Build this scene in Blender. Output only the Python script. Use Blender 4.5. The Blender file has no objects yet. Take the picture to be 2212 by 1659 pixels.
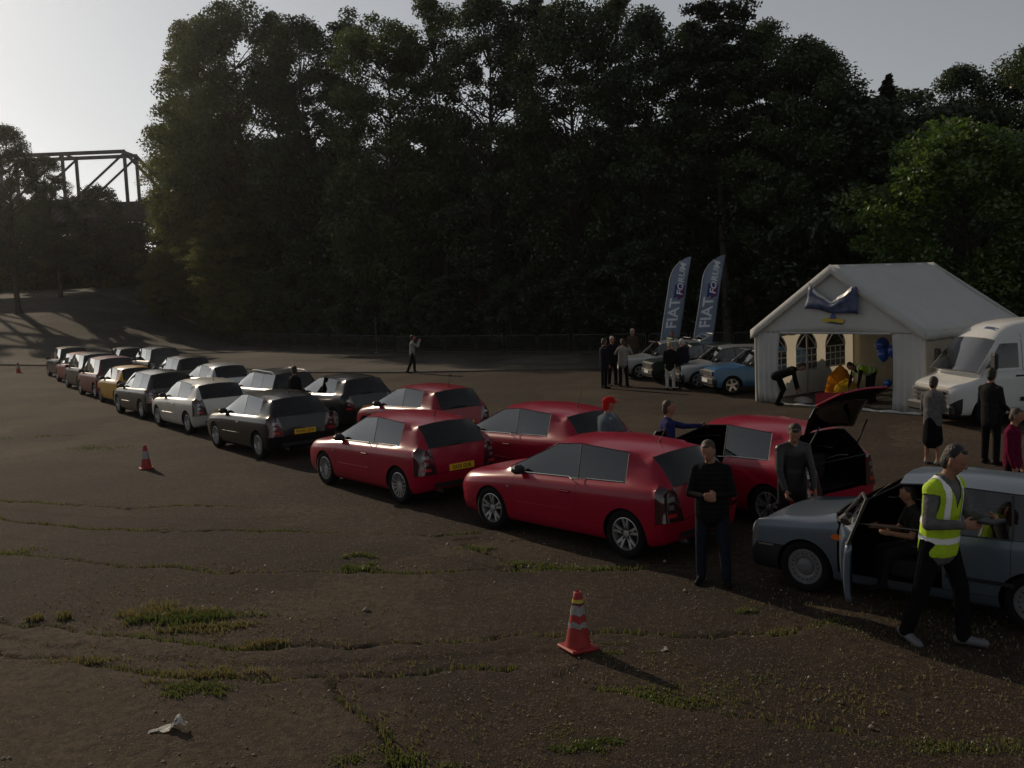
import bpy, bmesh, math, random
import numpy as np
from mathutils import Vector, Matrix

random.seed(7)
scene = bpy.context.scene
COL = scene.collection
R = math.radians

# ------------------------------------------------------------------ camera
CAM_H = 3.497
PITCH, ROLL = 0.09243, 0.04122
cd = bpy.data.cameras.new('camera')
cam = bpy.data.objects.new('camera', cd)
COL.objects.link(cam)
fw = Vector((0, math.cos(PITCH), -math.sin(PITCH)))
up0 = Vector((0, math.sin(PITCH), math.cos(PITCH)))
rt0 = Vector((1, 0, 0))
rt = rt0 * math.cos(ROLL) - up0 * math.sin(ROLL)
up = rt0 * math.sin(ROLL) + up0 * math.cos(ROLL)
m = Matrix((rt, up, -fw)).transposed().to_4x4()
m.translation = (0, 0, CAM_H)
cam.matrix_world = m
cd.sensor_width = 36.0
cd.lens = 36.0 * 2100 / 2212
cd.clip_start = 0.1
cd.clip_end = 6000
scene.camera = cam

# ------------------------------------------------------------------ world, sun, exposure
SUN_AZ, SUN_EL = 36.5, 24.0          # degrees to the left of the view, degrees up
w = bpy.data.worlds.new('World')
scene.world = w
w.use_nodes = True
nt = w.node_tree
nt.nodes.clear()
sky = nt.nodes.new('ShaderNodeTexSky')
sky.sky_type = 'NISHITA'
sky.sun_disc = False
sky.sun_elevation = R(SUN_EL)
sky.sun_rotation = R(-SUN_AZ)
sky.altitude = 0
sky.air_density = 1.0
sky.dust_density = 0.6
sky.ozone_density = 1.2
bg = nt.nodes.new('ShaderNodeBackground')
bg.inputs['Strength'].default_value = 0.12
wo = nt.nodes.new('ShaderNodeOutputWorld')
hsv = nt.nodes.new('ShaderNodeHueSaturation'); hsv.inputs['Saturation'].default_value = 0.24
nt.links.new(sky.outputs[0], hsv.inputs['Color']); nt.links.new(hsv.outputs[0], bg.inputs[0])
nt.links.new(bg.outputs[0], wo.inputs[0])

sd = bpy.data.lights.new('sun', 'SUN')
sd.energy = 5.0
sd.angle = R(0.5)
sd.color = (1.0, 0.82, 0.60)
sun = bpy.data.objects.new('sun', sd)
COL.objects.link(sun)
to_sun = Vector((-math.sin(R(SUN_AZ)) * math.cos(R(SUN_EL)), math.cos(R(SUN_AZ)) * math.cos(R(SUN_EL)), math.sin(R(SUN_EL))))
sun.rotation_euler = to_sun.to_track_quat('Z', 'Y').to_euler()
sun.location = (-40, 50, 40)

vs = scene.view_settings
vs.view_transform = 'Standard'
vs.look = 'None'
vs.exposure = -0.97
vs.gamma = 1.0
scene.cycles.use_denoising = True
scene.cycles.max_bounces = 6
scene.cycles.diffuse_bounces = 2
scene.cycles.transparent_max_bounces = 12
scene.cycles.sample_clamp_indirect = 4.0
scene.cycles.caustics_reflective = False
scene.cycles.caustics_refractive = False

# ------------------------------------------------------------------ helpers
def link(o, parent=None):
    COL.objects.link(o)
    if parent is not None:
        o.parent = parent
    return o

def tag(o, label=None, cat=None, group=None, kind=None):
    if label: o['label'] = label
    if cat: o['category'] = cat
    if group: o['group'] = group
    if kind: o['kind'] = kind
    return o

def empty(name, loc=(0, 0, 0), rz=0.0, parent=None):
    o = bpy.data.objects.new(name, None)
    o.empty_display_size = 0.2
    o.location = loc
    o.rotation_euler = (0, 0, rz)
    return link(o, parent)

def mesh_np(name, V, F, mats=(), smooth=False, fm=None):
    """V (n,3), F (m,k) arrays, one face size"""
    me = bpy.data.meshes.new(name)
    V = np.asarray(V, np.float32); F = np.asarray(F, np.int32)
    k = F.shape[1]
    me.vertices.add(len(V)); me.vertices.foreach_set('co', V.ravel())
    me.loops.add(F.size); me.loops.foreach_set('vertex_index', F.ravel())
    me.polygons.add(len(F)); me.polygons.foreach_set('loop_start', np.arange(0, F.size, k, dtype=np.int32))
    if fm is not None: me.polygons.foreach_set('material_index', np.asarray(fm, np.int32))
    me.update(calc_edges=True)
    for mt in mats: me.materials.append(mt)
    if smooth: me.polygons.foreach_set('use_smooth', np.ones(len(F), bool))
    me.update()
    return me

def obj(name, me, parent=None, loc=None, rot=None):
    o = bpy.data.objects.new(name, me)
    if loc is not None: o.location = loc
    if rot is not None: o.rotation_euler = rot
    return link(o, parent)

class MB:
    """collects simple solids, builds ONE mesh"""
    def __init__(s): s.v = []; s.f = []; s.m = []; s.cur = 0
    def add(s, vs, fs):
        b = len(s.v); s.v += [tuple(v) for v in vs]
        for f in fs: s.f.append(tuple(b + i for i in f)); s.m.append(s.cur)
    def box(s, c, d, rz=0.0, bev=0.0):
        cx, cy, cz = c; hx, hy, hz = d[0]/2, d[1]/2, d[2]/2
        cs, sn = math.cos(rz), math.sin(rz)
        def P(x, y, z): return (cx + x*cs - y*sn, cy + x*sn + y*cs, cz + z)
        if bev <= 0:
            vs = [P(x, y, z) for z in (-hz, hz) for x, y in ((-hx,-hy),(hx,-hy),(hx,hy),(-hx,hy))]
            s.add(vs, [(3,2,1,0),(4,5,6,7),(0,1,5,4),(1,2,6,5),(2,3,7,6),(3,0,4,7)])
        else:
            b = bev; vs = []
            lv = [(-hz, b), (-hz + b, 0), (hz - b, 0), (hz, b)]
            for z, i in lv:
                X, Y = hx - i, hy - i
                vs += [P(x, y, z) for x, y in ((-X+b,-Y),(X-b,-Y),(X,-Y+b),(X,Y-b),(X-b,Y),(-X+b,Y),(-X,Y-b),(-X,-Y+b))]
            fs = [tuple(range(7,-1,-1)), tuple(range(24, 32))]
            for L in range(3):
                for i in range(8):
                    j = (i+1) % 8; fs.append((L*8+i, L*8+j, L*8+8+j, L*8+8+i))
            s.add(vs, fs)
        return s
    def tube(s, pts, r, n=8, cap=True, closed=False):
        pts = [Vector(q) for q in pts]; k = len(pts)
        rr = r if hasattr(r, '__len__') else [r]*k
        rings = []; prev = None
        for i, q in enumerate(pts):
            if closed: t = pts[(i+1) % k] - pts[i-1]
            else: t = (pts[min(i+1, k-1)] - pts[max(i-1, 0)])
            t = t.normalized() if t.length > 1e-9 else Vector((0,0,1))
            if prev is None:
                a = Vector((0,0,1)) if abs(t.z) < 0.9 else Vector((1,0,0))
                u = t.cross(a).normalized()
            else:
                u = (prev - t*prev.dot(t)); u = u.normalized() if u.length > 1e-6 else t.orthogonal().normalized()
            prev = u; v = t.cross(u)
            rings.append([q + (u*math.cos(2*math.pi*j/n) + v*math.sin(2*math.pi*j/n))*rr[i] for j in range(n)])
        vs = [p for rg in rings for p in rg]; fs = []
        for i in range(k if closed else k-1):
            a, b = i*n, ((i+1) % k)*n
            for j in range(n):
                l = (j+1) % n; fs.append((a+j, a+l, b+l, b+j))
        if cap and not closed:
            fs.append(tuple(range(n-1,-1,-1))); fs.append(tuple((k-1)*n + j for j in range(n)))
        s.add(vs, fs); return s
    def lathe(s, prof, n=24, axis='z', c=(0,0,0), cap=False):
        vs = []; k = len(prof)
        for r_, h in prof:
            for j in range(n):
                a = 2*math.pi*j/n; x, y = r_*math.cos(a), r_*math.sin(a)
                p = (x, y, h) if axis == 'z' else ((x, h, y) if axis == 'y' else (h, x, y))
                vs.append((p[0]+c[0], p[1]+c[1], p[2]+c[2]))
        fs = []
        for i in range(k-1):
            for j in range(n):
                l = (j+1) % n
                q = (i*n+j, i*n+l, (i+1)*n+l, (i+1)*n+j)
                fs.append(q if axis != 'y' else q[::-1])
        if cap:
            fs.append(tuple(range(n-1,-1,-1))); fs.append(tuple((k-1)*n+j for j in range(n)))
        s.add(vs, fs); return s
    def prism(s, poly, h, axis='z', base=0.0):
        """poly list of 2d points, extruded"""
        n = len(poly)
        def P(a, b, t): return (a, b, t) if axis == 'z' else ((a, t, b) if axis == 'y' else (t, a, b))
        vs = [P(a, b, base) for a, b in poly] + [P(a, b, base+h) for a, b in poly]
        fs = [tuple(range(n-1,-1,-1)), tuple(range(n, 2*n))] + [(i, (i+1) % n, n+(i+1) % n, n+i) for i in range(n)]
        s.add(vs, fs); return s
    def grid(s, rows):
        n = len(rows[0]); vs = [p for r_ in rows for p in r_]; fs = []
        for i in range(len(rows)-1):
            for j in range(n-1): fs.append((i*n+j, i*n+j+1, (i+1)*n+j+1, (i+1)*n+j))
        s.add(vs, fs); return s
    def mesh(s, name, mats, smooth=False, fix=True):
        me = bpy.data.meshes.new(name); me.from_pydata(s.v, [], s.f)
        if any(s.m): me.polygons.foreach_set('material_index', s.m)
        if not isinstance(mats, (list, tuple)): mats = [mats]
        for mt in mats: me.materials.append(mt)
        if fix:
            bm = bmesh.new(); bm.from_mesh(me); bmesh.ops.recalc_face_normals(bm, faces=bm.faces); bm.to_mesh(me); bm.free()
        if smooth: me.polygons.foreach_set('use_smooth', [True]*len(me.polygons))
        me.update(); return me
    def build(s, name, mats, parent=None, loc=None, rot=None, smooth=False, fix=True):
        return obj(name, s.mesh(name, mats, smooth, fix), parent, loc, rot)

def text_mesh(s, size, shear=0.0, bold=0.0):
    cu = bpy.data.curves.new('lettering', 'FONT'); cu.body = s; cu.size = size; cu.shear = shear
    cu.align_x = 'CENTER'; cu.align_y = 'CENTER'; cu.resolution_u = 2; cu.offset = bold
    o = bpy.data.objects.new('lettering', cu); COL.objects.link(o)
    dg = bpy.context.evaluated_depsgraph_get()
    me = bpy.data.meshes.new_from_object(o.evaluated_get(dg))
    bpy.data.objects.remove(o); bpy.data.curves.remove(cu)
    me.materials.clear()
    return me

# ------------------------------------------------------------------ materials
MATS = {}
def mat(name, color=(0.5, 0.5, 0.5), rough=0.6, metal=0.0, coat=0.0, spec=0.5, var=0.0, vscale=6.0, bump=0.0, bscale=40.0, sheen=0.0, emit=None):
    if name in MATS: return MATS[name]
    M = bpy.data.materials.new(name); M.use_nodes = True
    N = M.node_tree.nodes; L = M.node_tree.links
    b = N['Principled BSDF']
    b.inputs['Base Color'].default_value = (*color, 1)
    b.inputs['Roughness'].default_value = rough
    b.inputs['Metallic'].default_value = metal
    b.inputs['Coat Weight'].default_value = coat
    b.inputs['Coat Roughness'].default_value = 0.04
    b.inputs['Specular IOR Level'].default_value = spec
    if sheen: b.inputs['Sheen Weight'].default_value = sheen
    tc = N.new('ShaderNodeTexCoord')
    if var:
        n = N.new('ShaderNodeTexNoise'); n.inputs['Scale'].default_value = vscale; n.inputs['Detail'].default_value = 5
        L.new(tc.outputs['Object'], n.inputs['Vector'])
        mr = N.new('ShaderNodeMapRange'); mr.inputs[1].default_value = 0.3; mr.inputs[2].default_value = 0.7
        mr.inputs[3].default_value = 1 - var; mr.inputs[4].default_value = 1 + var
        L.new(n.outputs['Fac'], mr.inputs[0])
        mx = N.new('ShaderNodeVectorMath'); mx.operation = 'SCALE'
        mx.inputs[0].default_value = color
        L.new(mr.outputs[0], mx.inputs['Scale']); L.new(mx.outputs[0], b.inputs['Base Color'])
    if bump:
        n2 = N.new('ShaderNodeTexNoise'); n2.inputs['Scale'].default_value = bscale; n2.inputs['Detail'].default_value = 4
        L.new(tc.outputs['Object'], n2.inputs['Vector'])
        bp = N.new('ShaderNodeBump'); bp.inputs['Strength'].default_value = bump; bp.inputs['Distance'].default_value = 0.02
        L.new(n2.outputs['Fac'], bp.inputs['Height']); L.new(bp.outputs[0], b.inputs['Normal'])
    MATS[name] = M
    return M

def leaf_mat(name, c1, c2, trans=0.45):
    M = bpy.data.materials.new(name); M.use_nodes = True
    N = M.node_tree.nodes; L = M.node_tree.links; N.clear()
    at = N.new('ShaderNodeAttribute'); at.attribute_name = 'tint'
    oi = N.new('ShaderNodeObjectInfo')
    mx = N.new('ShaderNodeMix'); mx.data_type = 'RGBA'
    mx.inputs['A'].default_value = (*c1, 1); mx.inputs['B'].default_value = (*c2, 1)
    L.new(at.outputs['Fac'], mx.inputs['Factor'])
    hs = N.new('ShaderNodeHueSaturation')
    mr = N.new('ShaderNodeMapRange'); mr.inputs[3].default_value = 0.75; mr.inputs[4].default_value = 1.25
    L.new(oi.outputs['Random'], mr.inputs[0]); L.new(mr.outputs[0], hs.inputs['Value'])
    L.new(mx.outputs['Result'], hs.inputs['Color'])
    d = N.new('ShaderNodeBsdfDiffuse'); t = N.new('ShaderNodeBsdfTranslucent'); g = N.new('ShaderNodeBsdfGlossy')
    g.inputs['Roughness'].default_value = 0.45; g.inputs['Color'].default_value = (0.5, 0.5, 0.5, 1)
    m1 = N.new('ShaderNodeMixShader'); m1.inputs[0].default_value = trans
    m2 = N.new('ShaderNodeMixShader'); m2.inputs[0].default_value = 0.10
    L.new(hs.outputs[0], d.inputs[0]); L.new(hs.outputs[0], t.inputs[0])
    L.new(d.outputs[0], m1.inputs[1]); L.new(t.outputs[0], m1.inputs[2])
    L.new(m1.outputs[0], m2.inputs[1]); L.new(g.outputs[0], m2.inputs[2])
    o = N.new('ShaderNodeOutputMaterial'); L.new(m2.outputs[0], o.inputs[0])
    MATS[name] = M
    return M

def glass_mat(name, tint=(0.25, 0.28, 0.28), refl=1.0):
    M = bpy.data.materials.new(name); M.use_nodes = True
    N = M.node_tree.nodes; L = M.node_tree.links; N.clear()
    fr = N.new('ShaderNodeFresnel'); fr.inputs[0].default_value = 1.55
    ml = N.new('ShaderNodeMath'); ml.operation = 'MULTIPLY'; ml.inputs[1].default_value = refl; ml.use_clamp = True
    L.new(fr.outputs[0], ml.inputs[0])
    tr = N.new('ShaderNodeBsdfTransparent'); tr.inputs[0].default_value = (*tint, 1)
    gl = N.new('ShaderNodeBsdfGlossy'); gl.inputs['Roughness'].default_value = 0.03
    mx = N.new('ShaderNodeMixShader'); L.new(ml.outputs[0], mx.inputs[0]); L.new(tr.outputs[0], mx.inputs[1]); L.new(gl.outputs[0], mx.inputs[2])
    o = N.new('ShaderNodeOutputMaterial'); L.new(mx.outputs[0], o.inputs[0])
    MATS[name] = M
    return M

def cloth_mat(name, color, trans):
    """thin woven sheeting that lets some light through"""
    M = bpy.data.materials.new(name); M.use_nodes = True
    N = M.node_tree.nodes; L = M.node_tree.links; N.clear()
    tc = N.new('ShaderNodeTexCoord')
    n = N.new('ShaderNodeTexNoise'); n.inputs['Scale'].default_value = 2.2; n.inputs['Detail'].default_value = 6
    L.new(tc.outputs['Object'], n.inputs['Vector'])
    mr = N.new('ShaderNodeMapRange'); mr.inputs[3].default_value = 0.86; mr.inputs[4].default_value = 1.05
    L.new(n.outputs['Fac'], mr.inputs[0])
    vm = N.new('ShaderNodeVectorMath'); vm.operation = 'SCALE'; vm.inputs[0].default_value = color
    L.new(mr.outputs[0], vm.inputs['Scale'])
    bp = N.new('ShaderNodeBump'); bp.inputs['Strength'].default_value = 0.35; bp.inputs['Distance'].default_value = 0.10
    L.new(n.outputs['Fac'], bp.inputs['Height'])
    d = N.new('ShaderNodeBsdfDiffuse'); t = N.new('ShaderNodeBsdfTranslucent')
    L.new(vm.outputs[0], d.inputs[0]); L.new(vm.outputs[0], t.inputs[0]); L.new(bp.outputs[0], d.inputs['Normal'])
    mx = N.new('ShaderNodeMixShader'); mx.inputs[0].default_value = trans
    L.new(d.outputs[0], mx.inputs[1]); L.new(t.outputs[0], mx.inputs[2])
    o = N.new('ShaderNodeOutputMaterial'); L.new(mx.outputs[0], o.inputs[0])
    MATS[name] = M
    return M

def ground_mat(name, dark, light, soil, speck, pebble=55.0, bump=0.6):
    M = bpy.data.materials.new(name); M.use_nodes = True
    N = M.node_tree.nodes; L = M.node_tree.links
    b = N['Principled BSDF']; b.inputs['Roughness'].default_value = 0.95; b.inputs['Specular IOR Level'].default_value = 0.12
    tc = N.new('ShaderNodeTexCoord')
    def noise(sc, det=6, rough=0.6):
        n = N.new('ShaderNodeTexNoise'); n.inputs['Scale'].default_value = sc; n.inputs['Detail'].default_value = det; n.inputs['Roughness'].default_value = rough
        L.new(tc.outputs['Object'], n.inputs['Vector']); return n.outputs['Fac']
    def ramp(x, a, c):
        r_ = N.new('ShaderNodeMapRange'); r_.inputs[1].default_value = a; r_.inputs[2].default_value = c; L.new(x, r_.inputs[0]); return r_.outputs[0]
    def mix(f, A, B):
        x = N.new('ShaderNodeMix'); x.data_type = 'RGBA'
        for k, v in (('A', A), ('B', B)):
            if isinstance(v, tuple): x.inputs[k].default_value = (*v, 1)
            else: L.new(v, x.inputs[k])
        L.new(f, x.inputs['Factor']); return x.outputs['Result']
    c = mix(ramp(noise(0.35, 8), 0.38, 0.62), dark, light)
    c = mix(ramp(noise(1.7, 8, 0.7), 0.52, 0.68), c, soil)
    vs_ = N.new('ShaderNodeTexVoronoi'); vs_.inputs['Scale'].default_value = 0.22
    nv = N.new('ShaderNodeTexNoise'); nv.inputs['Scale'].default_value = 1.1; nv.inputs['Detail'].default_value = 5
    L.new(tc.outputs['Object'], nv.inputs['Vector'])
    wm = N.new('ShaderNodeVectorMath'); wm.operation = 'MULTIPLY_ADD'; wm.inputs[1].default_value = (1.6, 1.6, 0); L.new(nv.outputs['Color'], wm.inputs[0]); L.new(tc.outputs['Object'], wm.inputs[2])
    L.new(wm.outputs[0], vs_.inputs['Vector'])
    sp_ = N.new('ShaderNodeSeparateColor'); L.new(vs_.outputs['Color'], sp_.inputs[0])
    tone = N.new('ShaderNodeMapRange'); tone.inputs[3].default_value = 0.62; tone.inputs[4].default_value = 1.32; L.new(sp_.outputs[0], tone.inputs[0])
    tn = N.new('ShaderNodeVectorMath'); tn.operation = 'SCALE'; L.new(c, tn.inputs[0]); L.new(tone.outputs[0], tn.inputs['Scale']); c = tn.outputs[0]
    c2 = mix(ramp(noise(9, 6, 0.75), 0.35, 0.7), c, tuple(v*0.55 for v in dark))
    vo = N.new('ShaderNodeTexVoronoi'); vo.inputs['Scale'].default_value = pebble
    L.new(tc.outputs['Object'], vo.inputs['Vector'])
    sep = N.new('ShaderNodeSeparateColor'); L.new(vo.outputs['Color'], sep.inputs[0])
    c3 = mix(ramp(sep.outputs[0], 0.88, 1.0), c2, speck)
    at = N.new('ShaderNodeAttribute'); at.attribute_name = 'crack'
    c4 = mix(at.outputs['Fac'], c3, (0.030, 0.026, 0.016))
    L.new(c4, b.inputs['Base Color'])
    ad = N.new('ShaderNodeMath'); ad.operation = 'ADD'
    L.new(ramp(vo.outputs['Distance'], 0.6, 0.0), ad.inputs[0]); L.new(noise(28, 6, 0.7), ad.inputs[1])
    bp = N.new('ShaderNodeBump'); bp.inputs['Strength'].default_value = bump; bp.inputs['Distance'].default_value = 0.012
    L.new(ad.outputs[0], bp.inputs['Height'])
    L.new(bp.outputs[0], b.inputs['Normal'])
    MATS[name] = M
    return M

# ------------------------------------------------------------------ ground
def S(t):
    t = np.clip(t, 0, 1); return t*t*(3-2*t)
LINE = np.array([(-300, 390), (-45, 108), (-29, 90), (-5.9, 59.5), (4.35, 52), (14, 46), (30, 38), (60, 26), (300, -60)], float)
def line_y(X): return np.interp(X, LINE[:, 0], LINE[:, 1])
def gh(X, Y):
    X = np.asarray(X, float); Y = np.asarray(Y, float)
    d = (Y - line_y(X))*0.75
    wood = 8.5*S((d-4)/32)*S((X+34)/5)
    bank = 6.0*S((Y-58)/52)*S((-X-20)/22)
    return wood + bank*(1-S((X+34)/5)*S((d-4)/20))
def gz(x, y): return float(gh(x, y))

CRACKS = [
 [(-8.5,12.3),(-5.97,10.86),(-5.21,10.57),(-4.91,10.37),(-4.49,10.28),(-3.99,10.08),(-3.11,9.74),(-2.7,9.63),(-2.18,9.64),(-1.74,9.61),(-1.08,9.6),(-0.61,9.61),(0.1,9.68),(0.39,9.7),(0.96,9.69),(1.72,9.46),(2.55,9.42),(3.21,9.75)],
 [(-7.5,10.9),(-5.42,9.81),(-4.96,9.64),(-4.57,9.53),(-4.12,9.33),(-3.79,9.13),(-3.02,8.95),(-2.57,8.84),(-1.87,8.81),(-1.0,8.81),(-0.44,8.86),(-0.05,8.87)],
 [(-12,18.6),(-8.89,16.46),(-7.22,15.57),(-5.66,15.0),(-4.48,14.95),(-3.32,14.61),(-1.86,14.22),(-1.22,14.03),(-0.54,14.14)],
 [(-0.75,13.43),(-0.21,12.62),(0.04,12.05),(0.46,12.03),(1.16,11.96),(1.6,11.92)],
 [(-10,15.2),(-7.61,13.99),(-6.57,13.66),(-5.45,13.02),(-5.01,13.03),(-3.91,12.51),(-2.17,12.33),(-1.73,12.16),(-0.77,12.12),(0.04,12.05)],
 [(-1.87,8.81),(-1.49,8.09),(-1.19,7.62),(-0.97,6.99),(-0.7,6.2)],
 [(0.64,8.27),(0.97,8.04),(1.33,7.82),(1.6,7.66),(2.6,7.2)],
 [(-11,18.6),(-8.26,17.52),(-6.67,16.91),(-5.7,16.95),(-4.42,16.42)],
]
SEG = np.array([(*a, *b) for c in CRACKS for a, b in zip(c[:-1], c[1:])])
def wob(X, Y, s, ph):
    return np.sin(X*s*1.3+ph)*np.cos(Y*s*0.9+1.7*ph) + 0.5*np.sin((X+Y)*s*2.1+ph*3) + 0.3*np.sin((X-1.3*Y)*s*4.7+ph)

xs = np.concatenate([-9-np.cumsum(0.06*1.05**np.arange(190))[::-1], np.arange(-9, 6, 0.05), 6+np.cumsum(0.06*1.05**np.arange(190))])
ys = np.concatenate([6.4-np.cumsum(0.2*1.12**np.arange(55))[::-1], np.arange(6.4, 16, 0.045), 16+np.cumsum(0.05*1.018**np.arange(400))])
ys = ys[ys < 1600]
GX, GY = np.meshgrid(xs, ys)
GZ = gh(GX, GY)
near = (GX > -13) & (GX < 5) & (GY > 6) & (GY < 19.5)
px, py = GX[near], GY[near]
wx = px + 0.035*wob(px, py, 3.1, 0.4); wy = py + 0.045*wob(px, py, 4.3, 2.0) + 0.020*wob(px, py, 13, 1.0) + 0.010*wob(px, py, 31, 3.0)
dmin = np.full(px.shape, 9.0); side = np.zeros(px.shape)
for x0, y0, x1, y1 in SEG:
    ex, ey = x1-x0, y1-y0; q = np.clip(((wx-x0)*ex+(wy-y0)*ey)/(ex*ex+ey*ey), 0, 1)
    dd = np.hypot(wx-x0-q*ex, wy-y0-q*ey); better = dd < dmin
    dmin = np.where(better, dd, dmin); side = np.where(better, np.sign((wy-y0)*ex-(wx-x0)*ey), side)
wid = 0.040+0.018*wob(px, py, 1.1, 5)
crack = np.exp(-(dmin/wid)**2)
CR = np.zeros(GX.shape); CR[near] = np.clip(crack*1.15, 0, 1)
GZ[near] += -0.05*crack - 0.016*side*np.exp(-dmin/0.5)
rough_zone = (GX > -60) & (GX < 40) & (GY > 5) & (GY < 60)
GZ += np.where(rough_zone, 0.006*wob(GX, GY, 0.8, 0.3)*np.clip((60-GY)/20, 0, 1), 0)
n0, n1 = GX.shape
idx = np.arange(n0*n1).reshape(n0, n1)
F = np.stack([idx[:-1, :-1], idx[:-1, 1:], idx[1:, 1:], idx[1:, :-1]], -1).reshape(-1, 4)
M_GROUND = ground_mat('worn_tarmac', (0.038, 0.029, 0.023), (0.084, 0.060, 0.041), (0.062, 0.045, 0.025), (0.12, 0.09, 0.062))
gme = mesh_np('ground', np.stack([GX, GY, GZ], -1).reshape(-1, 3), F, [M_GROUND], smooth=True)
at = gme.attributes.new('crack', 'FLOAT', 'POINT'); at.data.foreach_set('value', CR.ravel().astype(np.float32))
tag(obj('ground', gme), kind='structure')

# the old concrete track beyond the kerb, curving up into the banking at the far left
M_TRACK = ground_mat('track_concrete', (0.075, 0.068, 0.060), (0.13, 0.117, 0.10), (0.07, 0.062, 0.045), (0.2, 0.185, 0.16), 30.0, 0.35)
EDGE = np.array([(60, 27.5), (30, 35.2), (14, 40.2), (4, 42.95), (-5, 45.4), (-10, 48), (-17, 55.5), (-27, 62), (-45, 68), (-75, 74)], float)
el = np.concatenate([[0], np.cumsum(np.hypot(*np.diff(EDGE, axis=0).T))])
ss = np.linspace(0, el[-1], 150)
ex_, ey_ = np.interp(ss, el, EDGE[:, 0]), np.interp(ss, el, EDGE[:, 1])
rows = []
for t in np.linspace(0, 1, 60):
    far = np.maximum(line_y(ex_)+6, ey_+8)
    far = np.where(ex_ < -20, np.minimum(far, 190), far)
    yy = ey_ + (far-ey_)*t
    zz = gh(ex_, yy) + 0.055 + 0.004*wob(ex_, yy, 0.9, 2)
    rows.append(np.stack([ex_, yy, zz], -1))
low = rows[0].copy(); low[:, 2] = gh(low[:, 0], low[:, 1]) - 0.12
rows = [low] + rows
TV = np.array(rows); a, b_ = TV.shape[:2]
idx = np.arange(a*b_).reshape(a, b_)
TF = np.stack([idx[:-1, :-1], idx[1:, :-1], idx[1:, 1:], idx[:-1, 1:]], -1).reshape(-1, 4)
tag(obj('road', mesh_np('road', TV.reshape(-1, 3), TF, [M_TRACK])), kind='structure')

# ------------------------------------------------------------------ grass and stones
M_GRASS = leaf_mat('grass_blades', (0.065, 0.115, 0.014), (0.20, 0.155, 0.06), 0.45)
def blades(n, cx, cy, rad, hmin, hmax, dry, rng, lean=0.5):
    x = cx; y = cy
    h = rng.uniform(hmin, hmax, n); a = rng.uniform(0, 2*np.pi, n); wd = rng.uniform(0.004, 0.009, n)
    la = rng.uniform(0, 2*np.pi, n); lm = rng.uniform(0, lean, n)*h
    z = np.zeros(n)-0.02
    bx, by = np.cos(a)*wd, np.sin(a)*wd
    tx, ty = x+np.cos(la)*lm, y+np.sin(la)*lm
    mx_, my_ = x+np.cos(la)*lm*0.35, y+np.sin(la)*lm*0.35
    V = np.stack([np.stack([x-bx, y-by, z], -1), np.stack([x+bx, y+by, z], -1),
                  np.stack([mx_+bx*.8, my_+by*.8, h*.6], -1), np.stack([mx_-bx*.8, my_-by*.8, h*.6], -1),
                  np.stack([tx, ty, h], -1)], 1)
    t = np.clip(rng.normal(dry, 0.22, n), 0, 1)
    return V, t
def grass_object(name, V, t):
    n = len(V); b5 = np.arange(n)[:, None]*5
    Fq = np.concatenate([b5+np.array([0, 1, 2, 3]), b5+np.array([3, 2, 4, 4])], 0)
    Vf = V.reshape(-1, 3)
    me = bpy.data.meshes.new(name)
    q = b5+np.array([0, 1, 2, 3]); tr = b5+np.array([3, 2, 4])
    me.from_pydata(Vf.tolist(), [], q.tolist()+tr.tolist())
    me.materials.append(M_GRASS)
    at = me.attributes.new('tint', 'FLOAT', 'POINT'); at.data.foreach_set('value', np.repeat(t, 5).astype(np.float32))
    return tag(obj(name, me), kind='stuff')
rng = np.random.default_rng(3)
VV, TT = [], []
for c in CRACKS:
    for (x0, y0), (x1, y1) in zip(c[:-1], c[1:]):
        ln = math.hypot(x1-x0, y1-y0); n = int(ln*150)
        q = rng.uniform(0, 1, n); X = x0+(x1-x0)*q; Y = y0+(y1-y0)*q
        keep = rng.uniform(0, 1, n) < np.clip(0.35+0.5*wob(X, Y, 1.3, 1.1), 0.03, 1)
        X, Y = X[keep], Y[keep]; n = len(X)
        Yo = -0.045*wob(X, Y, 4.3, 2.0)+rng.normal(0, 0.03, n); Xo = -0.035*wob(X, Y, 3.1, 0.4)+rng.normal(0, 0.03, n)
        V, t = blades(n, X+Xo, Y+Yo, 0, 0.015, 0.055, 0.42, rng); VV.append(V); TT.append(t)
grass_object('crack_grass', np.concatenate(VV), np.concatenate(TT))
VV, TT = [], []
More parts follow.
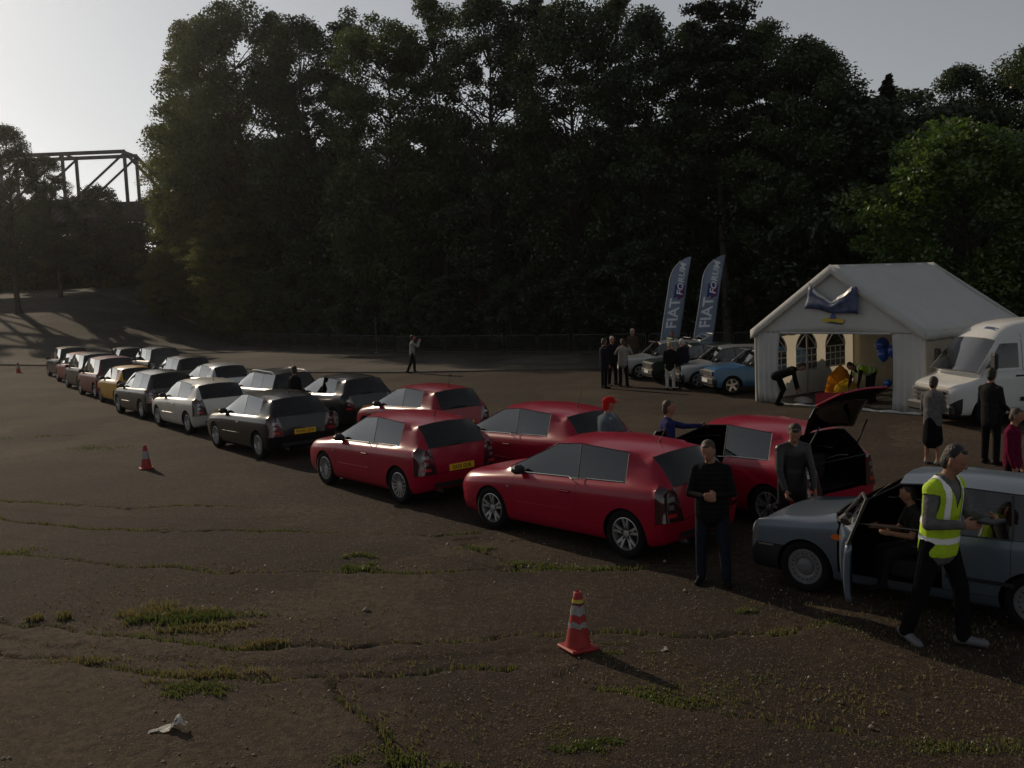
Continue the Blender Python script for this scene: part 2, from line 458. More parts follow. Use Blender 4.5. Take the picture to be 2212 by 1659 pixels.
# x, y, radius x, radius y, count, height, dryness
TUFTS = [(-3.75,10.70,.42,.13,2600,.15,.15),(-4.2,10.95,.35,.22,1100,.20,.75),(-3.6,10.35,.5,.14,1300,.10,.6),(-2.01,12.45,.22,.12,700,.12,.2),(-2.2,13.11,.15,.12,350,.13,.3),
 (0.47,7.22,.16,.11,900,.08,.05),(1.04,7.94,.62,.28,2600,.05,.25),(0.2,7.5,.25,.12,350,.06,.4),(-2.98,8.63,.28,.13,1100,.10,.2),(-3.0,8.95,.35,.12,900,.14,.8),(2.41,10.17,.18,.07,260,.07,.3),
 (-10.68,24.54,.8,.4,800,.08,.2),(-1.02,7.13,.35,.16,900,.06,.25),(3.14,6.95,.55,.14,900,.06,.35),(0.96,9.12,.2,.08,320,.06,.25),(0.78,9.32,.2,.08,260,.06,.3),(-5.47,10.85,.18,.1,400,.14,.7),(-2.68,9.79,.2,.1,350,.12,.8),
 (-4.6,9.5,.5,.1,400,.08,.6),(-13.5,27.5,.9,.5,500,.07,.25),(-15,24,1.2,.6,450,.06,.3),(-7.5,14.0,.8,.2,450,.07,.4),(-9.4,15.6,.6,.2,350,.07,.35),(-6.2,15.2,.6,.15,260,.06,.5),(0.1,12.3,.4,.18,500,.08,.15),(1.0,12.0,.6,.1,600,.07,.15),(-0.6,13.2,.25,.12,300,.08,.2),(2.9,9.5,.5,.16,500,.06,.4),(1.7,8.9,.7,.35,500,.05,.6),(2.6,8.1,.7,.4,700,.05,.7),(-5.4,7.6,.4,.1,300,.06,.3)]
for cx, cy, rx, ry, n, hh, dry in TUFTS:
    n = int(n*.6); dry = min(1, dry+.12); hh *= .85
    cl = rng.normal(0, 0.62, (max(6, n//40), 2)); k = rng.integers(0, len(cl), n)
    X = cx+(cl[k, 0]+rng.normal(0, .22, n))*rx; Y = cy+(cl[k, 1]+rng.normal(0, .30, n))*ry
    V, t = blades(n, X, Y, 0, hh*0.2, hh*.62, dry, rng, 1.1); VV.append(V); TT.append(t)
grass_object('grass', np.concatenate(VV), np.concatenate(TT))
VV, TT = [], []
n = 15000
X = rng.uniform(-6.5, 5.5, n); Y = 6.6+rng.power(0.8, n)*6.5
dens = np.clip(0.25+0.5*wob(X, Y, 0.55, 4.0)+0.35*(X > 0.2)*(Y < 9.6), 0, 1)
k = rng.uniform(0, 1, n) < dens
V, t = blades(int(k.sum()), X[k], Y[k], 0, 0.012, 0.04, 0.85, rng, 1.6)
grass_object('dry_grass', np.concatenate([V]), t)

# loose gravel
n = 2600
X = rng.uniform(-7, 5.5, n); Y = 6.6+rng.power(0.9, n)*7.5
k = rng.uniform(0, 1, n) < np.clip(0.3+0.55*wob(X, Y, 0.7, 2.4)+0.5*(X < -2.5)*(Y < 9), 0, 1)
X, Y = X[k], Y[k]; n = len(X)
base = np.array([(1,0,0),(0,1,0),(-1,0,0),(0,-1,0),(0,0,.8),(0,0,-.8)], float)
tri = np.array([(0,1,4),(1,2,4),(2,3,4),(3,0,4),(1,0,5),(2,1,5),(3,2,5),(0,3,5)])
sz = rng.gamma(2.2, 0.0032, n)+0.003
V = base[None]*sz[:, None, None]*rng.uniform(.6, 1.3, (n, 6, 3)); V[..., 0] += X[:, None]; V[..., 1] += Y[:, None]; V[..., 2] += (sz*0.3)[:, None]
sm = mesh_np('gravel', V.reshape(-1, 3), (tri[None]+np.arange(n)[:, None, None]*6).reshape(-1, 3), [mat('gravel_stone', (0.26, 0.225, 0.17), 0.85, var=0.4, vscale=9)])
tag(obj('gravel', sm), kind='stuff')
# ------------------------------------------------------------------ trees
M_BARK = mat('bark', (0.055, 0.045, 0.036), 0.95, var=0.4, vscale=5, bump=0.8, bscale=18)
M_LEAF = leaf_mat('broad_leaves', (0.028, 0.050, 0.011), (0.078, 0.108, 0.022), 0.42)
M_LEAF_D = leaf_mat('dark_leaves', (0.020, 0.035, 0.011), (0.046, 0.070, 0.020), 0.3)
M_LEAF_Y = leaf_mat('young_leaves', (0.060, 0.088, 0.013), (0.17, 0.165, 0.028), 0.6)
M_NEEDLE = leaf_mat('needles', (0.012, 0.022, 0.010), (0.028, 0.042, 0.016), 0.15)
M_MAPLE = leaf_mat('maple_leaves', (0.055, 0.115, 0.013), (0.12, 0.20, 0.024), 0.45)

def leaves_from(C, rad, per, size, rng, flat=0.6, droop=0.0, up_bias=0.5):
    """C (k,3) clump centres, rad (k,), per leaves each"""
    k = len(C); n = k*per
    ci = np.repeat(np.arange(k), per)
    d = rng.normal(0, 1, (n, 3)); d /= np.linalg.norm(d, axis=1)[:, None]
    rr = rng.uniform(0, 1, n)**(1/2.2)
    off = d*rr[:, None]*rad[ci][:, None]; off[:, 2] *= flat
    off[:, 2] -= droop*(off[:, 0]**2+off[:, 1]**2)/np.maximum(rad[ci], .1)
    P = C[ci]+off
    a = rng.normal(0, 1, (n, 3)); a[:, 2] *= (1-up_bias); a /= np.linalg.norm(a, axis=1)[:, None]
    nn = rng.normal(0, 1, (n, 3)); nn[:, 2] += up_bias*2; b = np.cross(nn, a); b /= np.linalg.norm(b, axis=1)[:, None]+1e-9
    s = size*rng.uniform(.6, 1.35, n)[:, None]
    V = np.stack([P-a*s, P-b*s*.5, P+a*s, P+b*s*.5], 1)
    tint = np.clip(rng.uniform(0, 1, k)[ci]*.6+rng.uniform(0, .5, n), 0, 1)
    return V, tint

def crown_mesh(name, V, tint, m_):
    n = len(V); me = mesh_np(name, V.reshape(-1, 3), np.arange(n*4).reshape(n, 4), [m_])
    at = me.attributes.new('tint', 'FLOAT', 'POINT'); at.data.foreach_set('value', np.repeat(tint, 4).astype(np.float32))
    return me

def tree_proto(seed, H, cr, cb, m_, kind='broad', nclump=130, per=190, leaf=0.13, trunk_r=0.3, bark=None):
    """returns (trunk mesh, crown mesh): H height, cr crown radius, cb crown base height"""
    rng = np.random.default_rng(seed); rnd = random.Random(seed)
    mb = MB(); lean = (rnd.uniform(-.5, .5), rnd.uniform(-.5, .5))
    def axis(z): t = z/H; return Vector((lean[0]*t*t*2+.15*math.sin(t*5+seed), lean[1]*t*t*2+.15*math.cos(t*4+seed), z))
    top = H*(0.97 if kind in ('spire', 'pine') else 0.86)
    zz = [0, .25, .8]+[top*i/7 for i in range(1, 8)]
    mb.tube([axis(z) for z in zz], [trunk_r*1.7, trunk_r*1.25, trunk_r*1.05]+[trunk_r*(1-.88*i/7) for i in range(1, 8)], 9)
    C, rad = [], []
    if kind == 'spire':
        z = cb
        while z < H*.985:
            f = 1-(z-cb)/(H-cb); rr = cr*f**1.1*rnd.uniform(.75, 1.1)+.03
            nb = max(4, int(9*f+4)); ph = rnd.uniform(0, 6.3)
            for i in range(nb):
                a = ph+6.283*i/nb+rnd.uniform(-.2, .2); L_ = rr*rnd.uniform(.75, 1.1); p0 = axis(z)
                e = p0+Vector((math.cos(a)*L_, math.sin(a)*L_, -.22*L_))
                if f > .15: mb.tube([p0, (p0+e)/2+Vector((0, 0, .1*L_)), e], [.05*f+.012, .03*f+.01, .008], 5)
                for t in (.35, .6, .85, 1.0):
                    C.append(p0+(e-p0)*t); rad.append(.10+.28*L_*(.6 if t < .9 else .45))
            z += .24+.16*f
        for q_ in range(8): C.append(axis(H*(.965+.007*q_))); rad.append(.26-.028*q_)
    elif kind == 'pine':
        for i in range(9):
            z = cb+(H*.97-cb)*(i/8)**.8; f = 1-.45*abs(i/8-.35)*1.5; nb = rnd.randint(4, 6); ph = rnd.uniform(0, 6.3)
            for j in range(nb):
                a = ph+6.283*j/nb+rnd.uniform(-.4, .4); L_ = cr*f*rnd.uniform(.55, 1.1); p0 = axis(z-.4)
                e = p0+Vector((math.cos(a)*L_, math.sin(a)*L_, rnd.uniform(.1, .5)*L_*.7))
                mb.tube([p0, (p0+e)/2-Vector((0, 0, .06*L_)), e], [.09, .05, .015], 5)
                for t in (.55, .8, 1.0):
                    for _ in range(2):
                        C.append(p0+(e-p0)*t+Vector((rnd.uniform(-.4, .4), rnd.uniform(-.4, .4), rnd.uniform(-.05, .3)))); rad.append(rnd.uniform(.4, .75))
    else:
        cz, rz = (H+cb)/2, (H-cb)/2
        lobes = [(rnd.uniform(0, 6.28), rnd.uniform(-.9, .95), rnd.uniform(.12, .34)) for _ in range(16)]
        tries = 0
        while len(C) < nclump and tries < 20000:
            tries += 1
            a = rnd.uniform(0, 6.283); u = rnd.uniform(-1, 1) if kind != 'tall' else rnd.uniform(-1, 1)
            g = 1.0
            for la, lu, lm in lobes:
                da = math.atan2(math.sin(a-la), math.cos(a-la)); g += lm*math.exp(-(da*da/.25+(u-lu)**2/.06))
            q = rnd.uniform(0.25, 1.0)**.55
            prof = math.sqrt(max(0, 1-u*u)) if kind == 'broad' else math.sqrt(max(0, 1-u*u))*(1.0-.28*u)
            rr = cr*prof*q*g*.88; z = cz+rz*u*(.93 if q < .8 else 1.0)*(.94+.06*g)
            c = axis(min(z, top))*1.0; c.z = z; c += Vector((math.cos(a)*rr, math.sin(a)*rr, 0))
            if z < .4: continue
            C.append(c); rad.append(rnd.uniform(.5, 1.05)*cr/3.4)
        order = sorted(range(len(C)), key=lambda i: -(C[i]-axis(min(C[i].z, top))).length)
        for i in order[:int(nclump*.4)]+rnd.sample(order, int(nclump*.18)):
            e = C[i]; hz = max(cb*.75, min(top*.95, e.z-rnd.uniform(.5, 1.1)*(Vector((e.x, e.y, 0)).length*.75+.4)))
            p0 = axis(hz); mid = (p0+e)/2+Vector((rnd.uniform(-.2, .2), rnd.uniform(-.2, .2), rnd.uniform(-.15, .35)))
            r0 = trunk_r*.3*(1-.6*hz/H); mb.tube([p0, mid, e], [r0, r0*.6, .012], 5, cap=False)
    C = np.array([tuple(c) for c in C]); rad = np.array(rad)
    if kind in ('spire', 'pine'): V, tint = leaves_from(C, rad*(1.35 if kind == 'spire' else 1.1), max(12, int(per*nclump/len(C))), leaf, rng, .9 if kind == 'spire' else .55, .2, .3)
    elif kind == 'weep': V, tint = leaves_from(C, rad, per, leaf, rng, .5, .45, .5)
    else: V, tint = leaves_from(C, rad, per, leaf, rng, .62, .1, .4)
    return mb.mesh('trunk', bark or M_BARK, smooth=True, fix=False), crown_mesh('crown', V, tint, m_), H

PROTO = {
 'broad_a': tree_proto(11, 18, 4.6, 3.0, M_LEAF, 'broad', 190, 300, .11, .32),
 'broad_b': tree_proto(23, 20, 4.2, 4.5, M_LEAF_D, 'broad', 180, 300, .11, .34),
 'tall_a': tree_proto(31, 22, 3.5, 6.0, M_LEAF, 'tall', 100, 270, .105, .28),
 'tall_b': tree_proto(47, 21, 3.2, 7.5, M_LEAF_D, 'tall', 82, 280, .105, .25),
 'weep': tree_proto(53, 26, 5.2, 2.2, M_LEAF_Y, 'weep', 300, 280, .12, .38),
 'pine': tree_proto(61, 20, 3.2, 8.0, M_NEEDLE, 'pine', 110, 230, .12, .3),
 'spire': tree_proto(73, 15, 3.5, 1.2, M_NEEDLE, 'spire', 190, 260, .11, .22),
 'maple': tree_proto(89, 9.5, 3.9, 1.6, M_MAPLE, 'broad', 200, 260, .10, .24),
 'small': tree_proto(97, 9, 3.0, 0.8, M_LEAF_D, 'broad', 120, 190, .12, .16),
 'shrub': tree_proto(101, 3.6, 2.1, 0.3, M_LEAF_Y, 'broad', 80, 170, .09, .07),
}
def plant(proto, name, x, y, H, label, rz=0.0, wide=1.0, group=None, cat='tree', z=None):
    tr, cr, h0 = PROTO[proto]; s = H/h0
    e = empty(name, (x, y, (gz(x, y) if z is None else z)-0.05), rz)
    e.scale = (s*wide, s*wide, s)
    obj('trunk', tr, e); obj('crown', cr, e)
    return tag(e, label, cat, group)

FRONT = [ # proto, x, y, height, wide, label
 ('weep',-31.6,99,23.0,1.0,'huge pale-edged tree at the left end of the wood, rounding its corner'),
 ('weep',-27.6,93.5,29.5,.95,'tallest feathery tree in the left half of the wood, its tip near the frame top'),
 ('broad_a',-22.8,86,29,.8,'broad tree third from the left end of the wood, half hidden by feathery foliage'),
 ('tall_a',-19.0,84.5,27.5,.8,'slim tree with open crown right of the feathery ones'),
 ('broad_b',-14.2,75,24.0,.9,'dense dark tree behind the barriers, above the black hatchbacks'),
 ('tall_b',-11.2,76,25.2,.9,'thin high-branched tree poking above its neighbours left of centre'),
 ('broad_a',-7.3,66.5,21.8,.85,'leafy tree behind the man photographing beside the track'),
 ('tall_a',-4.2,67,23.8,.95,'lofty tree just left of the middle of the wood'),
 ('broad_b',-1.0,61.5,21.6,.85,'dark round-topped tree at the middle of the wood'),
 ('tall_b',2.0,63,22.4,1.0,'spindly tree with bare lower trunk right of the middle'),
 ('broad_a',4.0,58,20.0,.85,'bushy tree above the group of standing men'),
 ('tall_a',6.6,59.5,20.6,.9,'tall tree directly left of the two feather banners'),
 ('broad_b',8.4,55.5,18.4,.85,'dark tree directly behind the two feather banners'),
 ('broad_a',10.9,57.2,18.2,.9,'tree between the banners and the pine'),
 ('pine',11.8,53,18.6,1.0,'scots pine with layered top, highest in the right half of the wood'),
 ('broad_b',14.2,55,17.2,.95,'dark domed tree right of the pine'),
 ('broad_a',15.0,50.8,15.8,.95,'rounded tree above the left slope of the white tent'),
 ('broad_b',17.4,53.5,15.6,.95,'dark tree whose crown slopes down towards the conifer'),
 ('small',17.6,49.2,12.6,1.0,'lower dark tree directly above the tent ridge'),
 ('spire',20.0,51.5,13.6,1.55,'pointed conifer with a sharp tip right of the wood'),
 ('small',20.4,47.5,11.4,1.0,'small dark tree beside the pointed conifer'),
 ('broad_b',23.2,50.5,13.8,.95,'dark tree behind the bright green maple, left one'),
 ('broad_a',25.6,48,14.0,.95,'dark tree at the right frame edge above the maple'),
]
for i, (pr, x, y, H, wd, lb) in enumerate(FRONT):
    nm = 'pine_tree' if pr == 'pine' else ('conifer_tree' if pr == 'spire' else 'broadleaf_tree')
    plant(pr, nm, x, y, H-gz(x, y)*.4, lb, i*2.39, wd, 'trees along the edge of the wood')
plant('maple', 'maple_tree', 18.0, 38.2, 9.0, 'bright green maple behind the tent and the van', 0.7, 1.05)
plant('maple', 'maple_tree', 22.6, 36.4, 9.6, 'green maple cut by the right frame edge above the van', 2.9, 1.0)
BACK = []
rngb = random.Random(5)
for k, t in enumerate(np.linspace(0, 1, 24)):
    X = -34+62*t; BACK.append((X+rngb.uniform(-1, 1), float(line_y(X))+(13+6*(k % 2))*1.25))
for i, (x, y) in enumerate(BACK):
    hh = float(np.interp(x, [-34, -20, 0, 15, 30], [19, 17.5, 12.5, 9, 7]))*rngb.uniform(.8, 1.0)
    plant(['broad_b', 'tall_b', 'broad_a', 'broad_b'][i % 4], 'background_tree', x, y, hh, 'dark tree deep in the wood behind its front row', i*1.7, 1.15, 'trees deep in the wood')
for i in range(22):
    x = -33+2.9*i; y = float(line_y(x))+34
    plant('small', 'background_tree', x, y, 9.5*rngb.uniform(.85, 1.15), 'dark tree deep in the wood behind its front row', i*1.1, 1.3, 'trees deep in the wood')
# undergrowth behind the barriers
for i, X in enumerate(np.linspace(-30, 26, 27)):
    y = float(line_y(X))+2.6+rngb.uniform(0, 1.6)+(4.5 if X > 8 else 0)
    plant('shrub' if i < 5 else 'small', 'shrub', float(X), y, (4.6 if i < 5 else 5.5)*rngb.uniform(.8, 1.15), 'leafy shrub in the dark undergrowth behind the barriers' if i >= 5 else ('first', 'second', 'third', 'fourth', 'fifth')[i]+' yellow-green shrub from the left, under the feathery trees beside the track', i*1.3, 1.1, 'dark undergrowth shrubs' if i >= 5 else 'yellow-green shrubs by the track', 'shrub')
# far left: round the bridge
LEFT = [
 ('broad_b',-43.6,87,19.8,.95,'dark tree at the left frame edge in front of the bridge'),
 ('broad_b',-44.0,96,18.4,.85,'dark tree covering the left part of the bridge truss'),
 ('small',-43.4,104,16.6,.8,'small dark tree poking up to the bridge truss'),
 ('small',-39.4,104,12.5,1.0,'small dark tree under the bridge post'),
 ('small',-33.5,108,12.0,1.1,'low tree at the right foot of the bridge'),
 ('weep',-27.8,90,14.0,1.25,'yellow-green tree low in front of the left wood'),
 ('weep',-31.5,89,9.0,1.3,'small pale tree leaning over the track at the corner of the wood'),
 ('weep',-23.8,84,12.5,1.2,'olive tree low in the wood left of the barriers'),
]
for i, (pr, x, y, H, wd, lb) in enumerate(LEFT):
    plant(pr, 'broadleaf_tree', x, y, H-gz(x, y), lb, i*2.1+1, wd)
for i, (x, y, H) in enumerate(((-63, 101, 19), (-69, 108, 21), (-58, 116, 17), (-75, 118, 20))):  # extra trees, added at the far left to cast shade on the banking
    plant('broad_b', 'broadleaf_tree', x, y, H-4, ('tree', 'tree', 'tree', 'tree')[i]+(' added left of the bridge to shade the bank, nearest the track', ' added left of the bridge for its shade, with the tallest crown', ' added for its shade just left behind the bridge truss', ' added for its shade farthest left beyond the bridge')[i], i*2.2, 1.1)
for i in range(20):
    x = -78+i*2.6; y = 119+2.5*(i % 2)
    plant('shrub', 'shrub', x, y, 5.2+rngb.uniform(-.8, .8), 'dark bush in the low thicket under the bridge', i*1.9, 1.5, 'bushes under the bridge', 'shrub', z=gz(x, y)-.8)
for i in range(16):
    x = -74+i*3.1; y = 124+6*(i % 2)+rngb.uniform(-2, 2)
    plant('small', 'background_tree', x, y, 10.5+rngb.uniform(-1.5, 1.5), 'dark tree in the mass beyond the bridge', i*1.9, 1.35, 'trees beyond the bridge')
# ------------------------------------------------------------------ cars
M_BLACK = mat('black_plastic', (0.012, 0.012, 0.013), 0.55)
M_LINING = mat('car_lining', (0.010, 0.010, 0.010), 0.95, spec=0.1)
M_SEAT = mat('seat_fabric', (0.018, 0.018, 0.020), 0.9, var=0.2, vscale=30)
M_TYRE = mat('tyre_rubber', (0.009, 0.009, 0.009), 0.85, spec=0.15, bump=0.2, bscale=60)
M_ALLOY = mat('alloy_wheel', (0.52, 0.52, 0.53), 0.36, 0.8, var=0.15, vscale=20)
M_HUBCAP = mat('plastic_hubcap', (0.16, 0.16, 0.165), 0.5, 0.3, var=0.2, vscale=15)
M_CHROME = mat('bright_trim', (0.62, 0.60, 0.56), 0.22, 1.0)
M_GLASS = glass_mat('car_glass', (0.42, 0.45, 0.45), 2.6)
M_GLASS_D = glass_mat('privacy_glass', (0.03, 0.035, 0.035), 1.5)
M_TAIL = mat('tail_lamp_lens', (0.045, 0.010, 0.014), 0.12, coat=1.0)
M_TAIL2 = mat('lamp_reflector', (0.45, 0.03, 0.03), 0.15, coat=1.0)
M_CLEAR = mat('lamp_clear_lens', (0.22, 0.22, 0.23), 0.1, 0.4, coat=1.0)
M_AMBER = mat('amber_lens', (0.75, 0.16, 0.02), 0.2, coat=1.0)
M_PLATE = mat('yellow_plate', (0.85, 0.50, 0.02), 0.45, coat=0.3)
M_PLATE_W = mat('white_plate', (0.75, 0.75, 0.72), 0.45, coat=0.3)
M_INK = mat('plate_lettering', (0.01, 0.01, 0.01), 0.5)
M_BADGE = mat('badge_metal', (0.5, 0.5, 0.52), 0.3, 0.9)

def paint(name, c, metal=0.0, rough=0.35):
    M = mat(name, c, rough, metal, coat=0.7, spec=0.12, var=0.06, vscale=1.6, bump=0.015, bscale=2.2)
    M.node_tree.nodes['Principled BSDF'].inputs['Coat Roughness'].default_value = 0.17 if max(c) > .1 else 0.09
    return M
P_RED = paint('red_paint', (0.31, 0.0025, 0.024))
P_RED2 = paint('deep_red_paint', (0.27, 0.003, 0.018))
P_BLACK = paint('black_paint', (0.004, 0.004, 0.005))
P_DARK = paint('charcoal_paint', (0.014, 0.014, 0.017), 0.2)
P_CREAM = paint('pale_silver_paint', (0.55, 0.53, 0.48), 0.3)
P_SILVER = paint('silver_paint', (0.42, 0.43, 0.44), 0.6)
P_GREYBLUE = paint('blue_grey_paint', (0.125, 0.155, 0.195), 0.45)
P_YELLOW = paint('yellow_paint', (0.60, 0.30, 0.006))
P_BRONZE = paint('grey_green_paint', (0.032, 0.031, 0.027), 0.4)
P_MAROON = paint('maroon_paint', (0.20, 0.012, 0.02))
P_GREEN = paint('dark_green_paint', (0.012, 0.030, 0.022), 0.2)
P_BLUE = paint('sky_blue_paint', (0.05, 0.15, 0.30), 0.2)
P_WHITE = paint('white_paint', (0.62, 0.62, 0.60))

(G_PAINT, G_WS, G_SFL, G_SFR, G_SRL, G_SRR, G_RW, G_TL, G_TR, G_ARCH, G_SEAL, G_DL, G_DR, G_DRL, G_DRR, G_GATE, G_BON, G_FB, G_RB, G_HL, G_HR, G_GRILL, G_QL, G_QR) = range(24)
DUMMY = [bpy.data.materials.new('slot') for _ in range(24)]

def eval_mesh(o):
    dg = bpy.context.evaluated_depsgraph_get(); dg.update()
    return bpy.data.meshes.new_from_object(o.evaluated_get(dg))

def car_body(sp):
    """cage of rings front to rear -> subdivided, arches cut -> dict group id -> mesh (local coordinates)"""
    st = sp['st']; bm = bmesh.new(); cl = bm.edges.layers.float.new('crease_edge'); cv = bm.verts.layers.float.new('crease_vert')
    def ringpts(s):
        x, w_, zb, zm, zs, zt, t6, t7, t8 = s
        inn = sp.get('inset', .035)
        half = [(x, 0, zb), (x, .3*w_, zb), (x, .6*w_, zb), (x, .90*w_, zb), (x, .985*w_, zb+.10), (x, w_, zm), (x, .985*w_, zs), (x, w_-inn, zt), t6, t7, (t8[0], 0, t8[1])]
        return half
    rings = []
    for s in st:
        h = ringpts(s)
        rings.append([bm.verts.new(p) for p in h] + [bm.verts.new((p[0], -p[1], p[2])) for p in h[9:0:-1]])
    NR = 20
    tagf = {}
    for i in range(len(st)-1):
        for j in range(NR):
            k = (j+1) % NR
            f = bm.faces.new((rings[i][j], rings[i+1][j], rings[i+1][k], rings[i][k]))
            jj = j if j < 10 else 19-j      # 0..9 strip index, mirrored
            tagf[f] = (i, jj, 1 if j < 10 else -1)
    # caps
    caps = {}
    for which, ri, xs_ in (('front', 0, sp['nose']), ('rear', len(st)-1, sp['tail'])):
        rg = rings[ri]; s = st[ri]
        cols = [8, 9, 10]    # t6, t7, t8 columns at top; bottom 2,1,0
        grid = {}
        for sgn in (1, -1):
            def rv(j): return rg[j] if (sgn == 1 or j in (0, 10)) else rg[20-j]
            for r_, j in enumerate((3, 4, 5, 6, 7)):
                grid[(r_, 0, sgn)] = rv(j)
            for c_, (jt, jb) in enumerate(((8, 2), (9, 1), (10, 0)), 1):
                grid[(4, c_, sgn)] = rv(jt); grid[(0, c_, sgn)] = rv(jb)
        yt = [rg[8].co.y, rg[9].co.y, 0]
        for r_ in (1, 2, 3):
            z = (rg[4].co.z, rg[5].co.z, rg[6].co.z)[r_-1]
            for c_ in (1, 2, 3):
                xx = xs_[r_-1]+(0, .0, .012)[c_-1]*(1 if which == 'front' else -1) - (0.02 if c_ == 1 else 0)*(1 if which == 'front' else -1)
                wl = st[ri][1]
                yv = (.62*wl, .31*wl, 0)[c_-1] if r_ < 3 else ((yt[0]+.62*wl)/2, (yt[1]+.31*wl)/2, 0)[c_-1]
                if c_ == 3: v = bm.verts.new((xx, 0, z)); grid[(r_, 3, 1)] = grid[(r_, 3, -1)] = v
                else:
                    for sgn in (1, -1): grid[(r_, c_, sgn)] = bm.verts.new((xx, sgn*yv, z))
        for sgn in (1, -1):
            for r_ in range(4):
                for c_ in range(3):
                    q = [grid[(r_, c_, sgn)], grid[(r_, c_+1, sgn)], grid[(r_+1, c_+1, sgn)], grid[(r_+1, c_, sgn)]]
                    f = bm.faces.new(q); tagf[f] = (which, r_, c_, sgn)
    bm.normal_update()
    bmesh.ops.recalc_face_normals(bm, faces=bm.faces)
    # groups
    gr = {}
    rule = sp['rule']
    for f, t in tagf.items():
        g = rule(t); gr[f] = g; f.material_index = g
    def corners():
        for gset in ({G_WS}, {G_SFL}, {G_SFR}, {G_SRL}, {G_SRR}, {G_QL}, {G_QR}, {G_RW}, {G_TL}, {G_TR}):
            bd = {}
            for e in bm.edges:
                k = sum(1 for f in e.link_faces if f.material_index in gset)
                if k == 1:
                    for v in e.verts: bd.setdefault(v, []).append(e.other_vert(v).co-v.co)
            for v, ds in bd.items():
                if len(ds) == 2 and ds[0].length > 1e-6 and ds[1].length > 1e-6:
                    turn = 180-math.degrees(ds[0].angle(ds[1]))
                    if turn > 30: v[cv] = 1.0
    corners()
    # window insets -> seal frames
    for gset, th in ((({G_WS}, .012)), ({G_SFL}, .012), ({G_SFR}, .012), ({G_SRL}, .012), ({G_SRR}, .012), ({G_QL}, .009), ({G_QR}, .009), ({G_RW}, .010)):
        fs = [f for f in bm.faces if f.material_index in gset]
        if not fs: continue
        g = list(gset)[0]
        res = bmesh.ops.inset_region(bm, faces=fs, thickness=th*sp.get('frame', 1.0), depth=-.004, use_boundary=True, use_even_offset=True)
        for f in res['faces']: f.material_index = G_SEAL
    # creases
    for e in bm.edges:
        gs = {f.material_index for f in e.link_faces}
        c = 1.0 if gs == {G_SEAL} else 0.0
        if len(gs) == 2:
            if gs & {G_WS, G_SFL, G_SFR, G_SRL, G_SRR, G_RW, G_QL, G_QR, G_SEAL}: c = 1.0
            if gs & {G_TL, G_TR, G_HL, G_HR}: c = 0.75
        e[cl] = c
    corners()
    cr = sp.get('crease', {})
    for i in range(len(st)-1):
        for j, v in cr.items():
            for jj in {j, (20-j) % 20}:
                e = bm.edges.get((rings[i][jj], rings[i+1][jj]))
                if e and e[cl] < v: e[cl] = v
    for ri, v in sp.get('ringcrease', {}).items():
        for j in range(20):
            e = bm.edges.get((rings[ri][j], rings[ri][(j+1) % 20]))
            if e and e[cl] < v: e[cl] = v
    me = bpy.data.meshes.new('body'); bm.to_mesh(me); bm.free()
    for d in DUMMY: me.materials.append(d)
    o = bpy.data.objects.new('body', me); COL.objects.link(o)
    sub = o.modifiers.new('sub', 'SUBSURF'); sub.levels = sub.render_levels = 2
    # arches
    cm = MB()
    for x in (sp['wb']/2, -sp['wb']/2):
        for sg in (1, -1):
            n = 28; rr = sp['arch']; y0, y1 = sg*(sp['hw']-.34), sg*(sp['hw']+.2)
            vs = [(x+rr*math.cos(6.28318*k/n), y, sp['wr']+rr*math.sin(6.28318*k/n)) for y in (y0, y1) for k in range(n)]
            cm.add(vs, [tuple(range(n)), tuple(range(2*n-1, n-1, -1))]+[(k, (k+1) % n, n+(k+1) % n, n+k) for k in range(n)])
    cme = cm.mesh('cut', DUMMY); cme.polygons.foreach_set('material_index', [G_ARCH]*len(cme.polygons))
    co = bpy.data.objects.new('cut', cme); COL.objects.link(co)
    bo = o.modifiers.new('bool', 'BOOLEAN'); bo.operation = 'DIFFERENCE'; bo.object = co; bo.solver = 'EXACT'; bo.material_mode = 'INDEX'
    full = eval_mesh(o)
    bpy.data.objects.remove(o); bpy.data.objects.remove(co); bpy.data.meshes.remove(me); bpy.data.meshes.remove(cme)
    out = {}
    mi = np.empty(len(full.polygons), np.int32); full.polygons.foreach_get('material_index', mi)
    ids = sorted(set(mi.tolist()))
    for g in ids:
        b2 = bmesh.new(); b2.from_mesh(full)
        bmesh.ops.delete(b2, geom=[f for f in b2.faces if f.material_index != g], context='FACES')
        if g in (G_DL, G_DR, G_DRL, G_DRR, G_GATE, G_BON, G_RB, G_FB):
            res = bmesh.ops.inset_region(b2, faces=list(b2.faces), thickness=.0045, use_boundary=True, use_even_offset=True)
            bmesh.ops.delete(b2, geom=res['faces'], context='FACES')
        for f in b2.faces: f.material_index = 0; f.smooth = True
        if g in (G_ARCH, G_SEAL):        # one mesh for each connected piece
            todo = set(b2.faces); pieces = []
            while todo:
                st_ = [todo.pop()]; comp = []
                while st_:
                    f = st_.pop(); comp.append(f)
                    for e in f.edges:
                        for q in e.link_faces:
                            if q in todo: todo.discard(q); st_.append(q)
                pieces.append(comp)
            lst = []
            for comp in pieces:
                if len(comp) < 3: continue
                vm_ = {}; vv = []; ff = []
                for f in comp:
                    for v in f.verts:
                        if v not in vm_: vm_[v] = len(vv); vv.append(tuple(v.co))
                    ff.append([vm_[v] for v in f.verts])
                q = bpy.data.meshes.new('panel'); q.from_pydata(vv, [], ff); lst.append(q)
            b2.free(); out[g] = lst; continue
        mm = bpy.data.meshes.new('panel'); b2.to_mesh(mm); b2.free(); mm.materials.clear(); out[g] = mm
